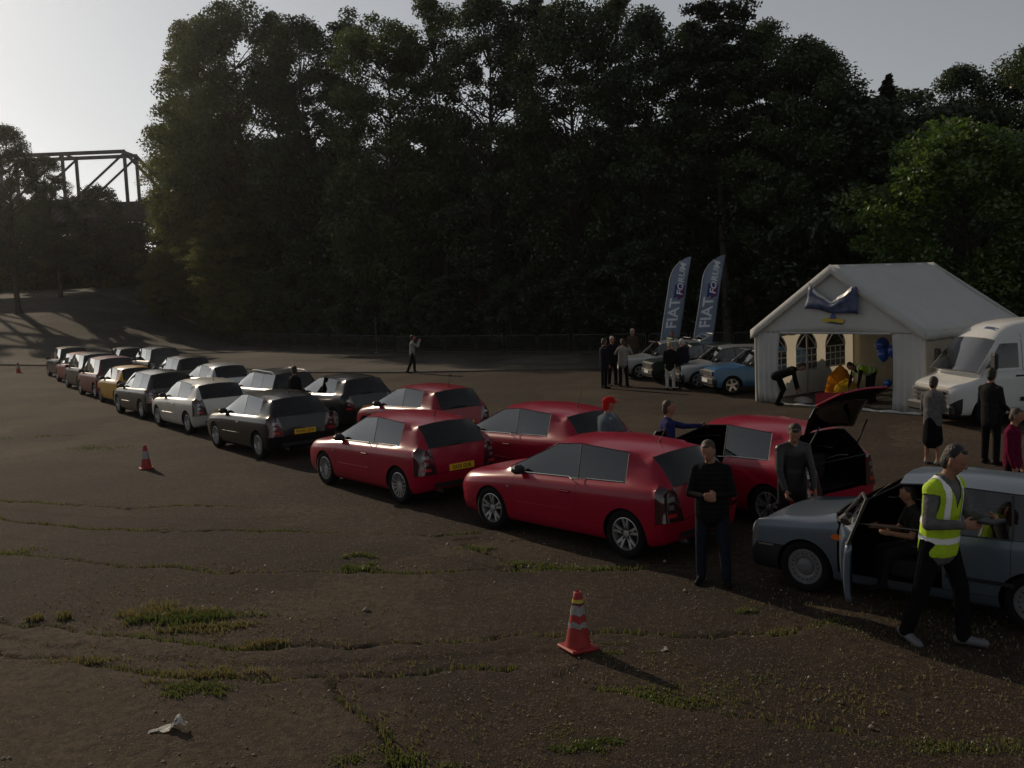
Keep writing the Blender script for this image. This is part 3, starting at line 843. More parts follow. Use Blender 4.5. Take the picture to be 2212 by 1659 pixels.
    # dark lining just inside everything that is not glass
    for key, drop in (('lining', ()), ('lining_open', (G_DL, G_GATE) if sp['doors'] == 3 else (G_DL,))):
        b2 = bmesh.new(); b2.from_mesh(full)
        bmesh.ops.delete(b2, geom=[f for f in b2.faces if f.material_index in (G_WS, G_SFL, G_SFR, G_SRL, G_SRR, G_RW, G_QL, G_QR, G_ARCH) or f.material_index in drop], context='FACES')
        b2.normal_update()
        for v in b2.verts: v.co -= v.normal*.018
        for f in b2.faces: f.material_index = 0
        mm = bpy.data.meshes.new('lining'); b2.to_mesh(mm); b2.free(); mm.materials.clear(); mm.materials.append(M_LINING); out[key] = mm
    bpy.data.meshes.remove(full)
    return out

def wheel_meshes(r, wdt, kind):
    t = MB(); h = wdt/2; ri = r*.66
    t.lathe([(ri, -h*.8), (r*.80, -h), (r*.94, -h*.93), (r*.995, -h*.62), (r, 0), (r*.995, h*.62), (r*.94, h*.93), (r*.80, h), (ri, h*.8)], 36, 'y')
    tm = t.mesh('tyre', M_TYRE, smooth=True)
    b = MB(); rr = ri+.004
    # rim barrel and lip (outer face on +y)
    b.lathe([(rr*.97, -h*.7), (rr*.9, -h*.1), (rr*.92, h*.55), (rr*.96, h*.86), (rr*1.0, h*.84), (rr*1.0, h*.6)], 36, 'y')
    b.cur = 1; b.lathe([(0.001, h*.02), (rr*.93, h*.02)], 24, 'y'); b.cur = 0      # dark brake disc behind
    def spoke(a, w0, w1, r0, r1, off=0.0, split=0.0):
        ca, sa = math.cos(a), math.sin(a)
        def P(rad, side, y): return (ca*rad-sa*side, y, sa*rad+ca*side)
        vs = [P(r0, -w0+off*0, h*.62), P(r0, w0+off*0, h*.62), P(r1, w1+off, h*.8), P(r1, -w1+off, h*.8), P(r0, -w0, h*.3), P(r0, w0, h*.3), P(r1, w1+off, h*.5), P(r1, -w1+off, h*.5)]
        b.add(vs, [(0,1,2,3),(7,6,5,4),(0,3,7,4),(1,5,6,2),(0,4,5,1),(3,2,6,7)])
    if kind == 'double5':
        for k in range(5):
            a = 6.28318*k/5+.3
            spoke(a, .022, .016, rr*.2, rr*.97, .045); spoke(a, .022, .016, rr*.2, rr*.97, -.045)
    elif kind == 'multi':
        for k in range(14): spoke(6.28318*k/14, .010, .008, rr*.15, rr*.97)
    elif kind == 'five':
        for k in range(5): spoke(6.28318*k/5+.2, .035, .030, rr*.2, rr*.97)
    elif kind == 'hubcap':
        b.lathe([(0.001, h*.92), (rr*.25, h*.92), (rr*.45, h*.84), (rr*.5, h*.70), (rr*.62, h*.80), (rr*.97, h*.82)], 36, 'y')
        b.cur = 1
        for k in range(18):
            a = 6.28318*k/18; b.box((math.cos(a)*rr*.75, h*.815, math.sin(a)*rr*.75), (.016, .006, .016))
        b.cur = 0
    b.lathe([(0.001, h*.70), (rr*.2, h*.68), (rr*.24, h*.55), (rr*.24, h*.2)], 20, 'y')
    rm = b.mesh('rim', [M_HUBCAP if kind == 'hubcap' else M_ALLOY, M_BLACK], smooth=False)
    return tm, rm

def seat_mesh(w_, back_h):
    b = MB(); b.box((.0, 0, .10), (.50, w_, .20), 0, .04)
    v0 = len(b.v); b.box((-.27, 0, .10+back_h/2), (.14, w_*.96, back_h), 0, .04)
    b.v[v0:] = [(x-(z-.1)*.18, y, z) for x, y, z in b.v[v0:]]
    v0 = len(b.v)
    if w_ < .7: b.box((-.40, 0, .20+back_h+.06), (.09, w_*.5, .16), 0, .03)
    return b.mesh('seat', M_SEAT, smooth=False)

def std_rule(two_box_doors=5, glass=(True, True, False), tail_rows=((3, True), (2, True)), van=False, gate_open=False, side_tail=True, nst=10, wrap=False):
    """stations: 0 nose,1 front,2 axle,3 cowl,4 roof front,5 B,6 C,7 roof rear,8 pre-tail,9 tail"""
    def rule(t):
        if t[0] == 'front':
            _, r_, c_, sg = t
            if r_ == 3: return (G_HL if sg > 0 else G_HR) if c_ == 0 else (G_GRILL if c_ < 3 else G_PAINT)
            if r_ == 2 and c_ == 0: return G_HL if sg > 0 else G_HR
            if r_ == 2: return G_GRILL
            return G_FB
        if t[0] == 'rear':
            _, r_, c_, sg = t
            if c_ == 0 and r_ in (2, 3): return G_TL if sg > 0 else G_TR
            if r_ in (2, 3): return G_GATE
            return G_RB
        i, j, sg = t
        L_ = sg > 0
        if i == 3 and j in (8, 9): return G_WS
        if j == 7:
            if i in (3, 4): return (G_SFL if L_ else G_SFR) if glass[0] else G_PAINT
            if i == 5: return (G_SRL if L_ else G_SRR) if glass[1] else G_PAINT
            if i == 6 and glass[2]: return G_QL if L_ else G_QR
            return G_PAINT
        if i in (7, 8) and j in (8, 9): return G_RW
        if i == 8 and j in (5, 6) and side_tail: return G_TL if L_ else G_TR
        if i == 8 and j in (2, 3, 4): return G_RB
        if i == 0 and j in (5, 6) and wrap: return G_HL if L_ else G_HR
        if (i == 0 or (wrap and i == 1)) and j in (2, 3, 4): return G_FB
        if i in (0, 1, 2) and j in (8, 9): return G_BON
        if j in (4, 5, 6):
            if i in (3, 4): return G_DL if L_ else G_DR
            if i == 5 and two_box_doors == 5: return G_DRL if L_ else G_DRR
        return G_PAINT
    return rule

def spec(L_f, L_r, W, H, wb, nose_z, cowl, cowl_z, belt, roof_f, B, C, roof_r, glass_base, tail_dz=0.0, roof_drop=.07, yroof=.64, wr=.31, arch=.36, zb=.19, doors=3, glass=(True, True, False), round_=1.0, inset=.115, hood_mid=None, tail_w=.9, nose_w=.80, crease=None, ringcrease=None, frame=1.0, side_tail=True, wrap=False):
    """all x from mid-wheelbase. roof_f=(x,z)  glass_base=(x,z)  roof_r=(x,z)"""
    hw = W/2; xf = wb/2+L_f; xr = -(wb/2+L_r)
    y6 = hw*yroof; y7 = y6*.52
    b0, b1 = belt       # belt height at cowl, at tail
    def bz(x): return b0+(b1-b0)*(cowl-x)/(cowl-xr)
    def zm(x): return .52 if H < 2 else .75
    hm = hood_mid if hood_mid else nose_z+(cowl_z-nose_z)*.62
    sh = .085 if inset < .05 else .060
    st = []
    zn = nose_z
    st.append((xf-.03*round_, hw*nose_w, zb+.03, zb+.22, zn-.14, zn-.04, (xf-.05, y6*.88, zn), (xf-.03, y7*.9, zn+.01), (xf-.02, zn+.012)))
    st.append((xf-.22*round_, hw*.945, zb+.01, zm(xf), zn-.03, zn+.05, (xf-.2, y6*1.04, zn+.085), (xf-.19, y7, zn+.10), (xf-.19, zn+.105)))
    xa = wb/2
    st.append((xa, hw*.995, zb, zm(xa), bz(xa)-sh-.03, bz(xa)-.035, (xa, y6*1.1, hm-.02), (xa, y7, hm), (xa, hm+.006)))
    st.append((cowl, hw, zb, zm(0), bz(cowl)-sh, bz(cowl), (cowl+.15*round_, y6*1.18, cowl_z-.02), (cowl+.25*round_, y7*1.1, cowl_z), (cowl+.28*round_, cowl_z+.004)))
    rx, rz = roof_f
    st.append((min(cowl-.45, rx+.02) if H < 2 else rx-.2, hw*1.002, zb, zm(0), bz(rx)-sh, bz(rx), (rx-.06*round_, y6*.99, rz-.055), (rx+.02, y7, rz-.008), (rx+.04, rz)))
    st.append((B, hw*1.002, zb, zm(0), bz(B)-sh, bz(B), (B+.05, y6*1.02, H-.065), (B+.05, y7, H-.008), (B+.05, H)))
    st.append((C, hw, zb, zm(0), bz(C)-sh, bz(C), (C+.06, y6, H-.075-roof_drop*.35), (C+.06, y7, H-.02-roof_drop*.3), (C+.06, H-roof_drop*.28)))
    qx, qz = roof_r; gx, g_z = glass_base
    st.append((min(C-.3, qx-.05), hw*.985, zb+.01, zm(0), bz(qx)-sh, bz(qx)+.005, (qx+.07*round_, y6*.95, qz-.05), (qx+.01, y7, qz-.012), (qx, qz)))
    mx = (qx+gx)/2-.01; mz = (qz+g_z)/2+.01
    st.append((xr+.20, hw*.965, zb+.03, zm(0), bz(xr)-sh, bz(xr)+.005, (mx+.05, y6*.98, mz-.02), (mx, y7*1.02, mz-.005), (mx-.005, mz)))
    st.append((xr+.055, hw*tail_w, zb+.07, zm(0)+.02, g_z-sh-.09, g_z-.035, (gx+.035, y6*1.0, g_z-.01), (gx+.005, y7*1.05, g_z), (gx, g_z)))
    d = dict(st=st, nose=(xf+.0, xf+.015, xf-.0), tail=(xr+.005, xr-.012, min(gx-.02, xr+.05)), wb=wb, hw=hw, wr=wr, arch=arch, inset=inset, frame=frame,
             rule=std_rule(doors, glass, side_tail=side_tail, wrap=wrap), crease=crease or {3: .5, 6: .2, 7: .45, 8: .30}, ringcrease=ringcrease or {7: .35}, H=H, xf=xf, xr=xr, doors=doors, W=W, gx=gx, gz_=g_z, bz=bz, cowl=cowl, B=B)
    return d

SPECS = {
 'hatch': spec(.86, .70, 1.756, 1.475, 2.60, .74, .84, .985, (.905, 1.0), (.14, 1.425), -.42, -1.27, (-1.64, 1.375), (-1.95, .985), roof_drop=.11, yroof=.675),
 'hatch5': spec(.86, .70, 1.756, 1.52, 2.60, .74, .90, .995, (.92, .985), (.22, 1.45), -.22, -1.02, (-1.66, 1.45), (-1.97, .985), roof_drop=.06, doors=5, glass=(True, True, True), yroof=.655),
 'supermini': spec(.72, .62, 1.66, 1.48, 2.46, .74, .82, 1.0, (.93, 1.03), (.12, 1.42), -.38, -1.16, (-1.55, 1.40), (-1.80, .98), roof_drop=.075, yroof=.68, side_tail=False),
 'uno': spec(.66, .62, 1.555, 1.42, 2.362, .73, .80, .955, (.87, .91), (.20, 1.375), -.28, -.98, (-1.52, 1.36), (-1.765, .88), roof_drop=.05, yroof=.70, doors=5, glass=(True, True, True), round_=.32, wr=.285, arch=.335, crease={3: .6, 6: .75, 7: .85, 8: .6}, ringcrease={0: .8, 1: .4, 3: .4, 7: .7, 9: .6}, frame=1.2, nose_w=.955, inset=.03, wrap=True),
 'panda': spec(.62, .60, 1.49, 1.44, 2.16, .80, .60, .95, (.90, .93), (.20, 1.39), -.28, -.95, (-1.42, 1.40), (-1.63, .92), roof_drop=.03, yroof=.76, doors=3, glass=(True, True, False), round_=.35, wr=.29, arch=.34, zb=.24, crease={3: .7, 6: .75, 7: .85, 8: .7}, ringcrease={0: .6, 1: .3, 3: .5, 4: .4, 7: .8, 9: .6}, frame=1.2, nose_w=.95, inset=.022, hood_mid=.885),
 'city': spec(.56, .55, 1.51, 1.44, 2.20, .76, .72, .97, (.91, .96), (.18, 1.39), -.32, -1.0, (-1.44, 1.38), (-1.62, .95), roof_drop=.05, yroof=.70, round_=.7, wr=.27, arch=.32, crease={3: .5, 6: .5, 7: .7, 8: .4}, ringcrease={7: .6, 9: .3}),
 'estate': spec(.86, .92, 1.74, 1.47, 2.54, .74, .84, .98, (.90, .96), (.14, 1.41), -.38, -1.14, (-1.92, 1.42), (-2.12, .96), roof_drop=.05, doors=5, glass=(True, True, True), yroof=.66),
 'mpv': spec(.70, .62, 1.72, 1.66, 2.51, .82, .92, 1.05, (.98, 1.02), (.34, 1.60), -.22, -.98, (-1.62, 1.60), (-1.80, 1.0), roof_drop=.04, doors=5, glass=(True, True, True), yroof=.72, round_=.8),
 'van': spec(.90, 1.0, 2.02, 2.46, 3.45, .93, 1.93, 1.28, (1.25, 1.30), (1.50, 2.04), 1.02, -.70, (-2.55, 2.40), (-2.70, 1.35), roof_drop=.04, doors=3, glass=(False, False, False), yroof=.80, round_=.7, wr=.34, arch=.42, zb=.28, crease={3: .6, 6: .5, 7: .6, 8: .5}, ringcrease={7: .6, 9: .6}, frame=1.2),
}
BODY = {k: car_body(v) for k, v in SPECS.items()}
WHEELS = {}
def wheels_of(r, w_, k):
    if (r, w_, k) not in WHEELS: WHEELS[(r, w_, k)] = wheel_meshes(r, w_, k)
    return WHEELS[(r, w_, k)]
SEAT = seat_mesh(.50, .52); BENCH = seat_mesh(1.2, .5)

def small_meshes():
    d = {}
    b = MB(); b.box((0, 0, 0), (.17, .20, .13), 0, .045); b.box((.0, -.11, -.05), (.06, .10, .04)); d['mirror'] = b.mesh('door_mirror', M_BLACK)
    b = MB(); b.box((0, 0, 0), (.20, .025, .032), 0, .010); d['handle'] = b.mesh('door_handle', M_BLACK)
    b = MB(); b.tube([(0, 0, 0), (-.05, 0, .10), (-.16, 0, .36)], [.009, .006, .003], 6); b.lathe([(.02, 0), (.016, .02), (.004, .03)], 10); d['aerial'] = b.mesh('aerial', M_BLACK)
    b = MB(); b.box((0, 0, 0), (.012, .52, .112), 0, .003); d['plate'] = b.mesh('number_plate', M_PLATE); d['plate_w'] = b.mesh('number_plate', M_PLATE_W)
    b = MB(); b.tube([(0, 0, 0), (-.02, .25, .03), (-.03, .5, .02)], [.012, .009, .006], 6); d['wiper'] = b.mesh('wiper', M_BLACK)
    b = MB(); b.lathe([(.001, .035), (.05, .035), (.058, .0), (.05, -.03)], 12, 'y'); d['indicator'] = b.mesh('side_indicator', M_AMBER)
    b = MB(); b.box((0, 0, 0), (.05, .012, .03), 0, .004); d['rep'] = b.mesh('side_indicator', M_CLEAR)
    b = MB(); b.lathe([(.030, -.06), (.034, .06), (.026, .06), (.022, -.06)], 12, 'x'); d['exhaust'] = b.mesh('exhaust_pipe', M_BADGE)
    return d
SM = small_meshes()
TXT = {}
def plate_text(s, size=.095):
    if s not in TXT:
        me = text_mesh(s, size, bold=.0015); me.materials.append(M_INK); TXT[s] = me
    return TXT[s]

def setmat(o, m_):
    if not o.data.materials: o.data.materials.append(None)
    o.material_slots[0].link = 'OBJECT'; o.material_slots[0].material = m_
    return o

from mathutils.bvhtree import BVHTree
_BVH = {}
def side_y(body, x, z):
    """half width of the body skin at side position x, z"""
    if body not in _BVH:
        V = []; Fc = []
        for g, me in BODY[body].items():
            if isinstance(me, list): continue
            if g in (G_ARCH, 'lining', 'lining_open'): continue
            b = len(V); V += [v.co.copy() for v in me.vertices]; Fc += [[b+i for i in p.vertices] for p in me.polygons]
        _BVH[body] = BVHTree.FromPolygons(V, Fc)
    h = _BVH[body].ray_cast(Vector((x, 3, z)), Vector((0, -1, 0)))
    return h[0].y if h[0] else SPECS[body]['hw']
def rear_x(body, y, z):
    side_y(body, 0, .6)
    h = _BVH[body].ray_cast(Vector((-6, y, z)), Vector((1, 0, 0)))
    return h[0].x if h[0] else SPECS[body]['xr']
def top_z(body, x, y=0.0):
    side_y(body, 0, .6)
    h = _BVH[body].ray_cast(Vector((x, y, 5)), Vector((0, 0, -1)))
    return h[0].z if h[0] else SPECS[body]['H']

def strip_on_side(body, x0, x1, zf, h, th, m_, name, car, n=10):
    """raised moulding along both sides"""
    for sg in (1, -1):
        rows = []
        for k in range(n+1):
            x = x0+(x1-x0)*k/n; z = zf(x); y = side_y(body, x, z)
            rows.append([(x, sg*(y-.004), z-h/2), (x, sg*(y+th), z-h/2+.006), (x, sg*(y+th), z+h/2-.006), (x, sg*(y-.004), z+h/2)])
        b = MB(); b.grid(rows); b.build(name, m_, car, smooth=False)

def car(name, body, x, y, heading, pm, label, cat='car', group=None, wheel='multi', plate=None, plate_bg='plate', detail=2, bump_paint=True, aerial=False, trim=None, strip=True, hidden=(), glass=None, trim_line=False, handle_paint=True, wheel_r=None):
    sp = SPECS[body]; e = empty(name, (x, y, gz(x, y)), R(heading))
    tag(e, label, cat, group)
    gl = glass or M_GLASS
    naming = {G_PAINT: ('body_shell', pm), G_WS: ('windscreen', gl), G_SFL: ('side_window', gl), G_SFR: ('side_window', gl), G_SRL: ('rear_side_window', gl), G_SRR: ('rear_side_window', gl),
              G_QL: ('quarter_window', gl), G_QR: ('quarter_window', gl), G_RW: ('rear_window', M_GLASS_D if detail else gl), G_TL: ('tail_light', M_TAIL), G_TR: ('tail_light', M_TAIL), G_ARCH: ('wheel_arch', M_LINING),
              G_SEAL: ('window_seal', trim or M_BLACK), G_DL: ('door', pm), G_DR: ('door', pm), G_DRL: ('rear_door', pm), G_DRR: ('rear_door', pm), G_GATE: ('tailgate', pm), G_BON: ('bonnet', pm),
              G_FB: ('front_bumper', pm if bump_paint else M_BLACK), G_RB: ('rear_bumper', pm if bump_paint else M_BLACK), G_HL: ('headlight', M_CLEAR), G_HR: ('headlight', M_CLEAR), G_GRILL: ('grille', M_BLACK), 'lining': ('lining', M_LINING), 'lining_open': ('lining', M_LINING)}
    parts = {}
    for g, me in BODY[body].items():
        if g in hidden or g == ('lining' if G_DL in hidden else 'lining_open'): continue
        nm, mm = naming[g]
        for me_ in (me if isinstance(me, list) else [me]):
            o = obj(nm, me_, e); parts[g] = setmat(o, mm)
    r_ = wheel_r or sp['wr']+.014; tm, rm = wheels_of(r_, .20 if body != 'van' else .24, wheel)
    for sx in (1, -1):
        for sg in (1, -1):
            wv = empty('wheel', (sx*sp['wb']/2, sg*(sp['hw']-.125), r_), 0 if sg > 0 else math.pi, e)
            obj('tyre', tm, wv); obj('rim', rm, wv)
    if detail >= 1:
        for sg in (1, -1):
            xm = sp['cowl']-.16; zmir = sp['bz'](xm)+.06; ym = side_y(body, xm, zmir-.02)
            mo = obj('door_mirror', SM['mirror'], e, (xm, sg*(ym+.11), zmir)); mo.scale = (1, sg, 1)
            if handle_paint is not None:
                xh = sp['B']+.16; zh = sp['bz'](xh)-.17; setmat(obj('door_handle', SM['handle'], e, (xh, sg*(side_y(body, xh, zh)+.012), zh)), pm if handle_paint else M_BLACK)
        sb = .0
        for sg in (1, -1): obj('front_seat', SEAT, e, (.05, sg*.36, .30))
        obj('rear_bench', BENCH, e, (-.85, 0, .32))
        zp = .62 if body in ('hatch', 'hatch5', 'supermini', 'estate') else .46
        if plate is not None:
            xp = min(rear_x(body, 0, zp), rear_x(body, .24, zp), rear_x(body, 0, zp+.06))-.012
            po = obj('number_plate', SM[plate_bg], e, (xp, 0, zp)); setmat(po, M_PLATE if plate_bg == 'plate' else M_PLATE_W)
            if plate:
                t = obj('lettering', plate_text(plate), po, (-.0085, 0, -.002), (R(90), 0, R(-90))); t.scale = (.92, 1, 1)
    if detail >= 2:
        b = MB()
        for zz in (.30,):
            rows = []
            for k in range(9):
                yv = -.55+1.1*k/8; xv = rear_x(body, yv, sp['st'][9][2]+.09)
                rows.append([(xv-.008, yv, sp['st'][9][2]+.06), (xv-.012, yv, sp['st'][9][2]+.13)])
            b.grid(rows)
        b.build('bumper_vent', M_BLACK, e)
        obj('exhaust_pipe', SM['exhaust'], e, (sp['xr']+.06, .42, .25))
        obj('wiper', SM['wiper'], e, (sp['gx']-.012, -.1, sp['gz_']+.05))
        if strip: strip_on_side(body, .72, -.38, lambda xx: .50+.02*(.72-xx), .028, .010, M_CHROME if strip == 'chrome' else pm, 'rub_strip', e)
        if trim is M_CHROME or trim_line:
            strip_on_side(body, sp['cowl']-.10, sp['st'][6][0]+.04, lambda xx: sp['bz'](xx)+.012, .016, .007, M_CHROME, 'belt_trim', e, 12)
        for sg in (1, -1):
            for (y0, y1, z0, z1, mm) in ((.60, .76, .60, .645, M_TAIL2), (.62, .74, .80, .86, M_CLEAR), (.64, .73, .70, .76, M_CLEAR)):
                k_ = sp['hw']/.878
                rows = [[(rear_x(body, sg*yy*k_, zz)-.005, sg*yy*k_, zz) for yy in (y0, (y0+y1)/2, y1)] for zz in (z0, (z0+z1)/2, z1)]
                bb = MB(); bb.grid(rows); bb.build('reflector', mm, parts[G_TL if sg > 0 else G_TR])
        for sg in (1, -1):
            xi = sp['wb']/2-.40; zi = sp['bz'](xi)-.20; obj('side_indicator', SM['rep'], e, (xi, sg*(side_y(body, xi, zi)+.004), zi))
    if aerial: obj('aerial', SM['aerial'], e, (-1.25, 0, top_z(body, -1.25)-.004))
    return e, parts
# ------------------------------------------------------------------ the cars in their places
# queue nearest the camera: mid point of the left-hand wheel contacts, heading
def at_left(body, mx, my, hd):
    sp = SPECS[body]; o = sp['hw']-.11; a = R(hd)
    return mx+.09+math.sin(a)*o, my-math.cos(a)*o
QA, QB = 'cars queueing in the near row', 'cars queueing in the far row'
def qcar(body, mx, my, hd, *a, **k):
    x, y = at_left(body, mx, my, hd)
    return car('parked_car', body, x, y, hd, *a, **k)
qcar('hatch', .465, 13.42, 133, P_RED, 'red three-door hatchback nearest the camera, with twin-spoke alloy wheels', group=QA, wheel='double5', plate='', aerial=True, trim_line=True, strip=True)
qcar('hatch', -2.865, 17.455, 129, P_RED, 'red three-door hatchback with plate EA55 GUK and thin multi-spoke wheels', group=QA, wheel='multi', plate='EA55 GUK', aerial=True, trim_line=True)
qcar('hatch', -6.635, 22.91, 127.5, P_BLACK, 'black three-door hatchback with plate WX03 SZW', group=QA, wheel='multi', plate='WX03 SZW', aerial=True)
qcar('hatch', -9.845, 27.81, 127, P_CREAM, 'pale silver hatchback ahead of the black one in the near row', group=QA, wheel='multi', plate='', aerial=True)
qcar('hatch5', -12.665, 31.91, 127, P_BRONZE, 'dark grey hatchback between the pale silver hatchback and the yellow car', group=QA, wheel='multi', plate='')
qcar('city', -15.2, 36.37, 126.5, P_YELLOW, 'small boxy yellow car in the near row', group=QA, wheel='hubcap', plate='', detail=1)
qcar('mpv', -17.5, 39.9, 126, P_MAROON, 'maroon car just ahead of the yellow car', group=QA, wheel='five', plate='', detail=1)
qcar('mpv', -19.97, 44.1, 126, P_DARK, 'dark car third from the far left end of the near row', group=QA, wheel='five', plate='', detail=1)
qcar('hatch5', -22.4, 48.4, 125.5, P_RED2, 'dark red car second from the far left end of the near row', group=QA, wheel='five', plate='', detail=1)
qcar('mpv', -25.0, 52.9, 125.5, P_BLACK, 'black car at the far left head of the near row', group=QA, wheel='five', plate='', detail=1)

car('parked_car', 'hatch', .35, 18.35, 130, P_RED, 'red hatchback behind the person in the red cap', group=QB, wheel='multi', plate='', aerial=True, trim_line=True)
car('parked_car', 'supermini', -2.25, 23.3, 128, P_RED2, 'rounded red car in the far row with a paper in its rear window', group=QB, wheel='five', plate='', aerial=True)
car('parked_car', 'supermini', -4.95, 27.55, 127.5, P_DARK, 'dark rounded hatchback ahead of the red one in the far row', group=QB, wheel='five', plate='')
est, _ = car('parked_car', 'estate', -7.75, 30.9, 127, P_DARK, 'dark estate car with bright roof rails', group=QB, wheel='five', plate='')
for sg in (1, -1):
    b = MB(); yr = .54*sg
    pts = [(.05, yr, top_z('estate', .05, yr)-.01), (-.05, yr, top_z('estate', -.05, yr)+.055)]+[(-.2-k*.27, yr, top_z('estate', -.2-k*.27, yr)+.06) for k in range(6)]+[(-1.72, yr, top_z('estate', -1.72, yr)-.01)]
    b.tube(pts, .016, 6); b.build('roof_rail', M_CHROME, est)
for xx in (-.35, -1.0):
    b = MB(); b.tube([(xx, -.54, top_z('estate', xx, .54)+.06), (xx, .54, top_z('estate', xx, .54)+.06)], .014, 6); b.build('cross_bar', M_CHROME, est)
car('parked_car', 'supermini', -10.85, 35.45, 127, P_SILVER, 'silver hatchback ahead of the estate car', group=QB, wheel='five', plate='', detail=1)
car('parked_car', 'hatch5', -13.9, 40.9, 126, P_BRONZE, 'dark brown-grey car in the far row, low behind the silver one', group=QB, wheel='five', plate='', detail=1)
car('parked_car', 'mpv', -17.6, 48.1, 126, P_DARK, 'tall dark box-shaped car near the far end of the far row', group=QB, wheel='five', plate='', detail=1)
car('parked_car', 'hatch5', -21.1, 53.1, 125.5, P_BLACK, 'dark car at the far head of the far row', group=QB, wheel='five', plate='', detail=1)

# paper sheet in the red supermini's rear window, stickers
# red hatchback with its boot and door open
def solid(me, th, name):
    o = bpy.data.objects.new(name, me); COL.objects.link(o)
    so = o.modifiers.new('s', 'SOLIDIFY'); so.thickness = th; so.offset = -1
    m2 = eval_mesh(o); bpy.data.objects.remove(o); m2.materials.clear(); return m2
bx, by, bh = 3.50, 15.15, 125
boot, bp = car('parked_car', 'hatch', bx, by, bh, P_RED, 'red hatchback with its tailgate raised and a door open', group=QB, wheel='double5', plate=None, trim_line=True, hidden=(G_DL, G_GATE, G_RW, G_SFL), strip=False)
hatch = SPECS['hatch']
# raised tailgate, hinged at the rear roof edge
hz, hx = 1.40, -1.63
piv = empty('tailgate', (hx, 0, hz), 0, boot); piv.rotation_euler = (0, R(108), 0)
for g, nm, mm in ((G_GATE, 'gate_panel', P_RED), (G_RW, 'rear_window', M_GLASS_D)):
    o = obj(nm, solid(BODY['hatch'][g], .03, nm), piv, (-hx, 0, -hz)); setmat(o, mm)
    if g == G_GATE:
        l_ = BODY['hatch'][g].copy()
        for v in l_.vertices: v.co = v.co-v.normal*.045
        setmat(obj('gate_lining', l_, piv, (-hx, 0, -hz)), M_LINING)
for sg in (1, -1):
    b = MB(); b.tube([(-1.72, sg*.60, 1.02), (-1.98, sg*.54, 1.50)], .012, 6); b.build('gas_strut', M_BLACK, boot)
b = MB(); b.box((-1.45, 0, .55), (.75, 1.1, .02)); b.build('boot_floor', M_LINING, boot)
# open passenger door, hinged at the front
piv = empty('door', (.82, .87, 0), R(-60), boot)
dm = solid(BODY['hatch'][G_DL], .06, 'door'); setmat(obj('door_panel', dm, piv, (-.82, -.87, 0)), P_RED)
setmat(obj('side_window', BODY['hatch'][G_SFL], piv, (-.82, -.87, 0)), M_GLASS)
b = MB(); b.tube([(.95-.82, .72-.87, 1.0), (.12-.82, .58-.87, 1.36), (-.36-.82, .58-.87, 1.40), (-.40-.82, .84-.87, .93)], .016, 6); b.build('window_frame', M_CHROME, piv)
# blue-grey five-door with its front door open
ux, uy = at_left('uno', 4.05, 9.98, 138)
uno, up_ = car('parked_car', 'uno', ux, uy, 138, P_GREYBLUE, 'blue-grey five-door hatchback at the right with its front door open', group=QA, wheel='hubcap', plate='', bump_paint=False, hidden=(G_DL, G_SFL), strip=False, handle_paint=False)
piv = empty('door', (.76, .765, 0), R(-64), uno)
dm = solid(BODY['uno'][G_DL], .055, 'door'); setmat(obj('door_panel', dm, piv, (-.76, -.765, 0)), P_GREYBLUE)
b = MB(); b.box((-.56, -.05, .60), (.95, .04, .42), 0, .015); b.build('door_card', M_LINING, piv)
setmat(obj('side_window', BODY['uno'][G_SFL], piv, (-.76, -.765, 0)), M_GLASS)
b = MB(); b.tube([(.90-.76, .72-.765, .90), (.16-.76, .56-.765, 1.32), (-.26-.76, .56-.765, 1.34), (-.28-.76, .74-.765, .89)], .018, 6); b.build('window_frame', M_BLACK, piv)
obj('side_indicator', SM['indicator'], uno, (.80, side_y('uno', .82, .70)-.02, .70)).scale = (1.1, 1, .6)
b = MB()
strip_on_side('uno', 1.75, 1.55, lambda xx: .50, .03, .012, M_CHROME, 'bumper_trim', uno, 4)
strip_on_side('uno', -.35, -1.0, lambda xx: .46, .045, .014, M_BLACK, 'rub_strip', uno, 6)

# ------------------------------------------------------------------ old boxy cars by the banners
PG = 'old boxy cars parked by the banners'
hdp = 187
def pcar(fx, fy, pm, label, **k):
    a = R(hdp); sp = SPECS['panda']; o = sp['hw']-.11
    x = fx-math.cos(a)*sp['wb']/2+math.sin(a)*o; y = fy-math.sin(a)*sp['wb']/2-math.cos(a)*o
    return car('parked_car', 'panda', x, y, hdp, pm, label, group=PG, wheel='five', bump_paint=False, strip=False, handle_paint=False, detail=1, **k)
panda1, pp = pcar(4.95, 37.4, P_SILVER, 'silver boxy car with its tailgate raised, leftmost by the banners', hidden=(G_RW,))
pcar(5.7, 35.1, P_GREEN, 'dark green boxy car second from the left by the banners')
pcar(6.35, 33.0, P_SILVER, 'silver boxy car behind the blue one beside the tent')
pcar(7.0, 30.85, P_BLUE, 'sky blue boxy car beside the tent, half hidden by its wall')
for c_ in [o for o in bpy.data.objects if o.get('group') == PG]:
    b = MB(); b.box((1.72, 0, .45), (.05, 1.45, .20), 0, .02); b.build('bumper_bar', M_BLACK, c_)
    o = obj('number_plate', SM['plate_w'], c_, (1.755, 0, .46)); setmat(o, M_PLATE_W)
    b = MB(); b.box((1.700, 0, .70), (.03, 1.30, .15), 0, .01); b.build('grille_panel', M_BLACK, c_)
    for sg in (1, -1):
        b = MB(); b.box((1.712, sg*.52, .70), (.03, .22, .13), 0, .01); b.build('headlamp_glass', M_CLEAR, c_)
    b = MB(); b.box((.34, 0, 1.405), (.10, 1.0, .03)); b.build('roof_trim', M_BLACK, c_)
sp = SPECS['panda']
piv = empty('tailgate', (-1.42, 0, 1.38), 0, panda1); piv.rotation_euler = (0, R(100), 0)
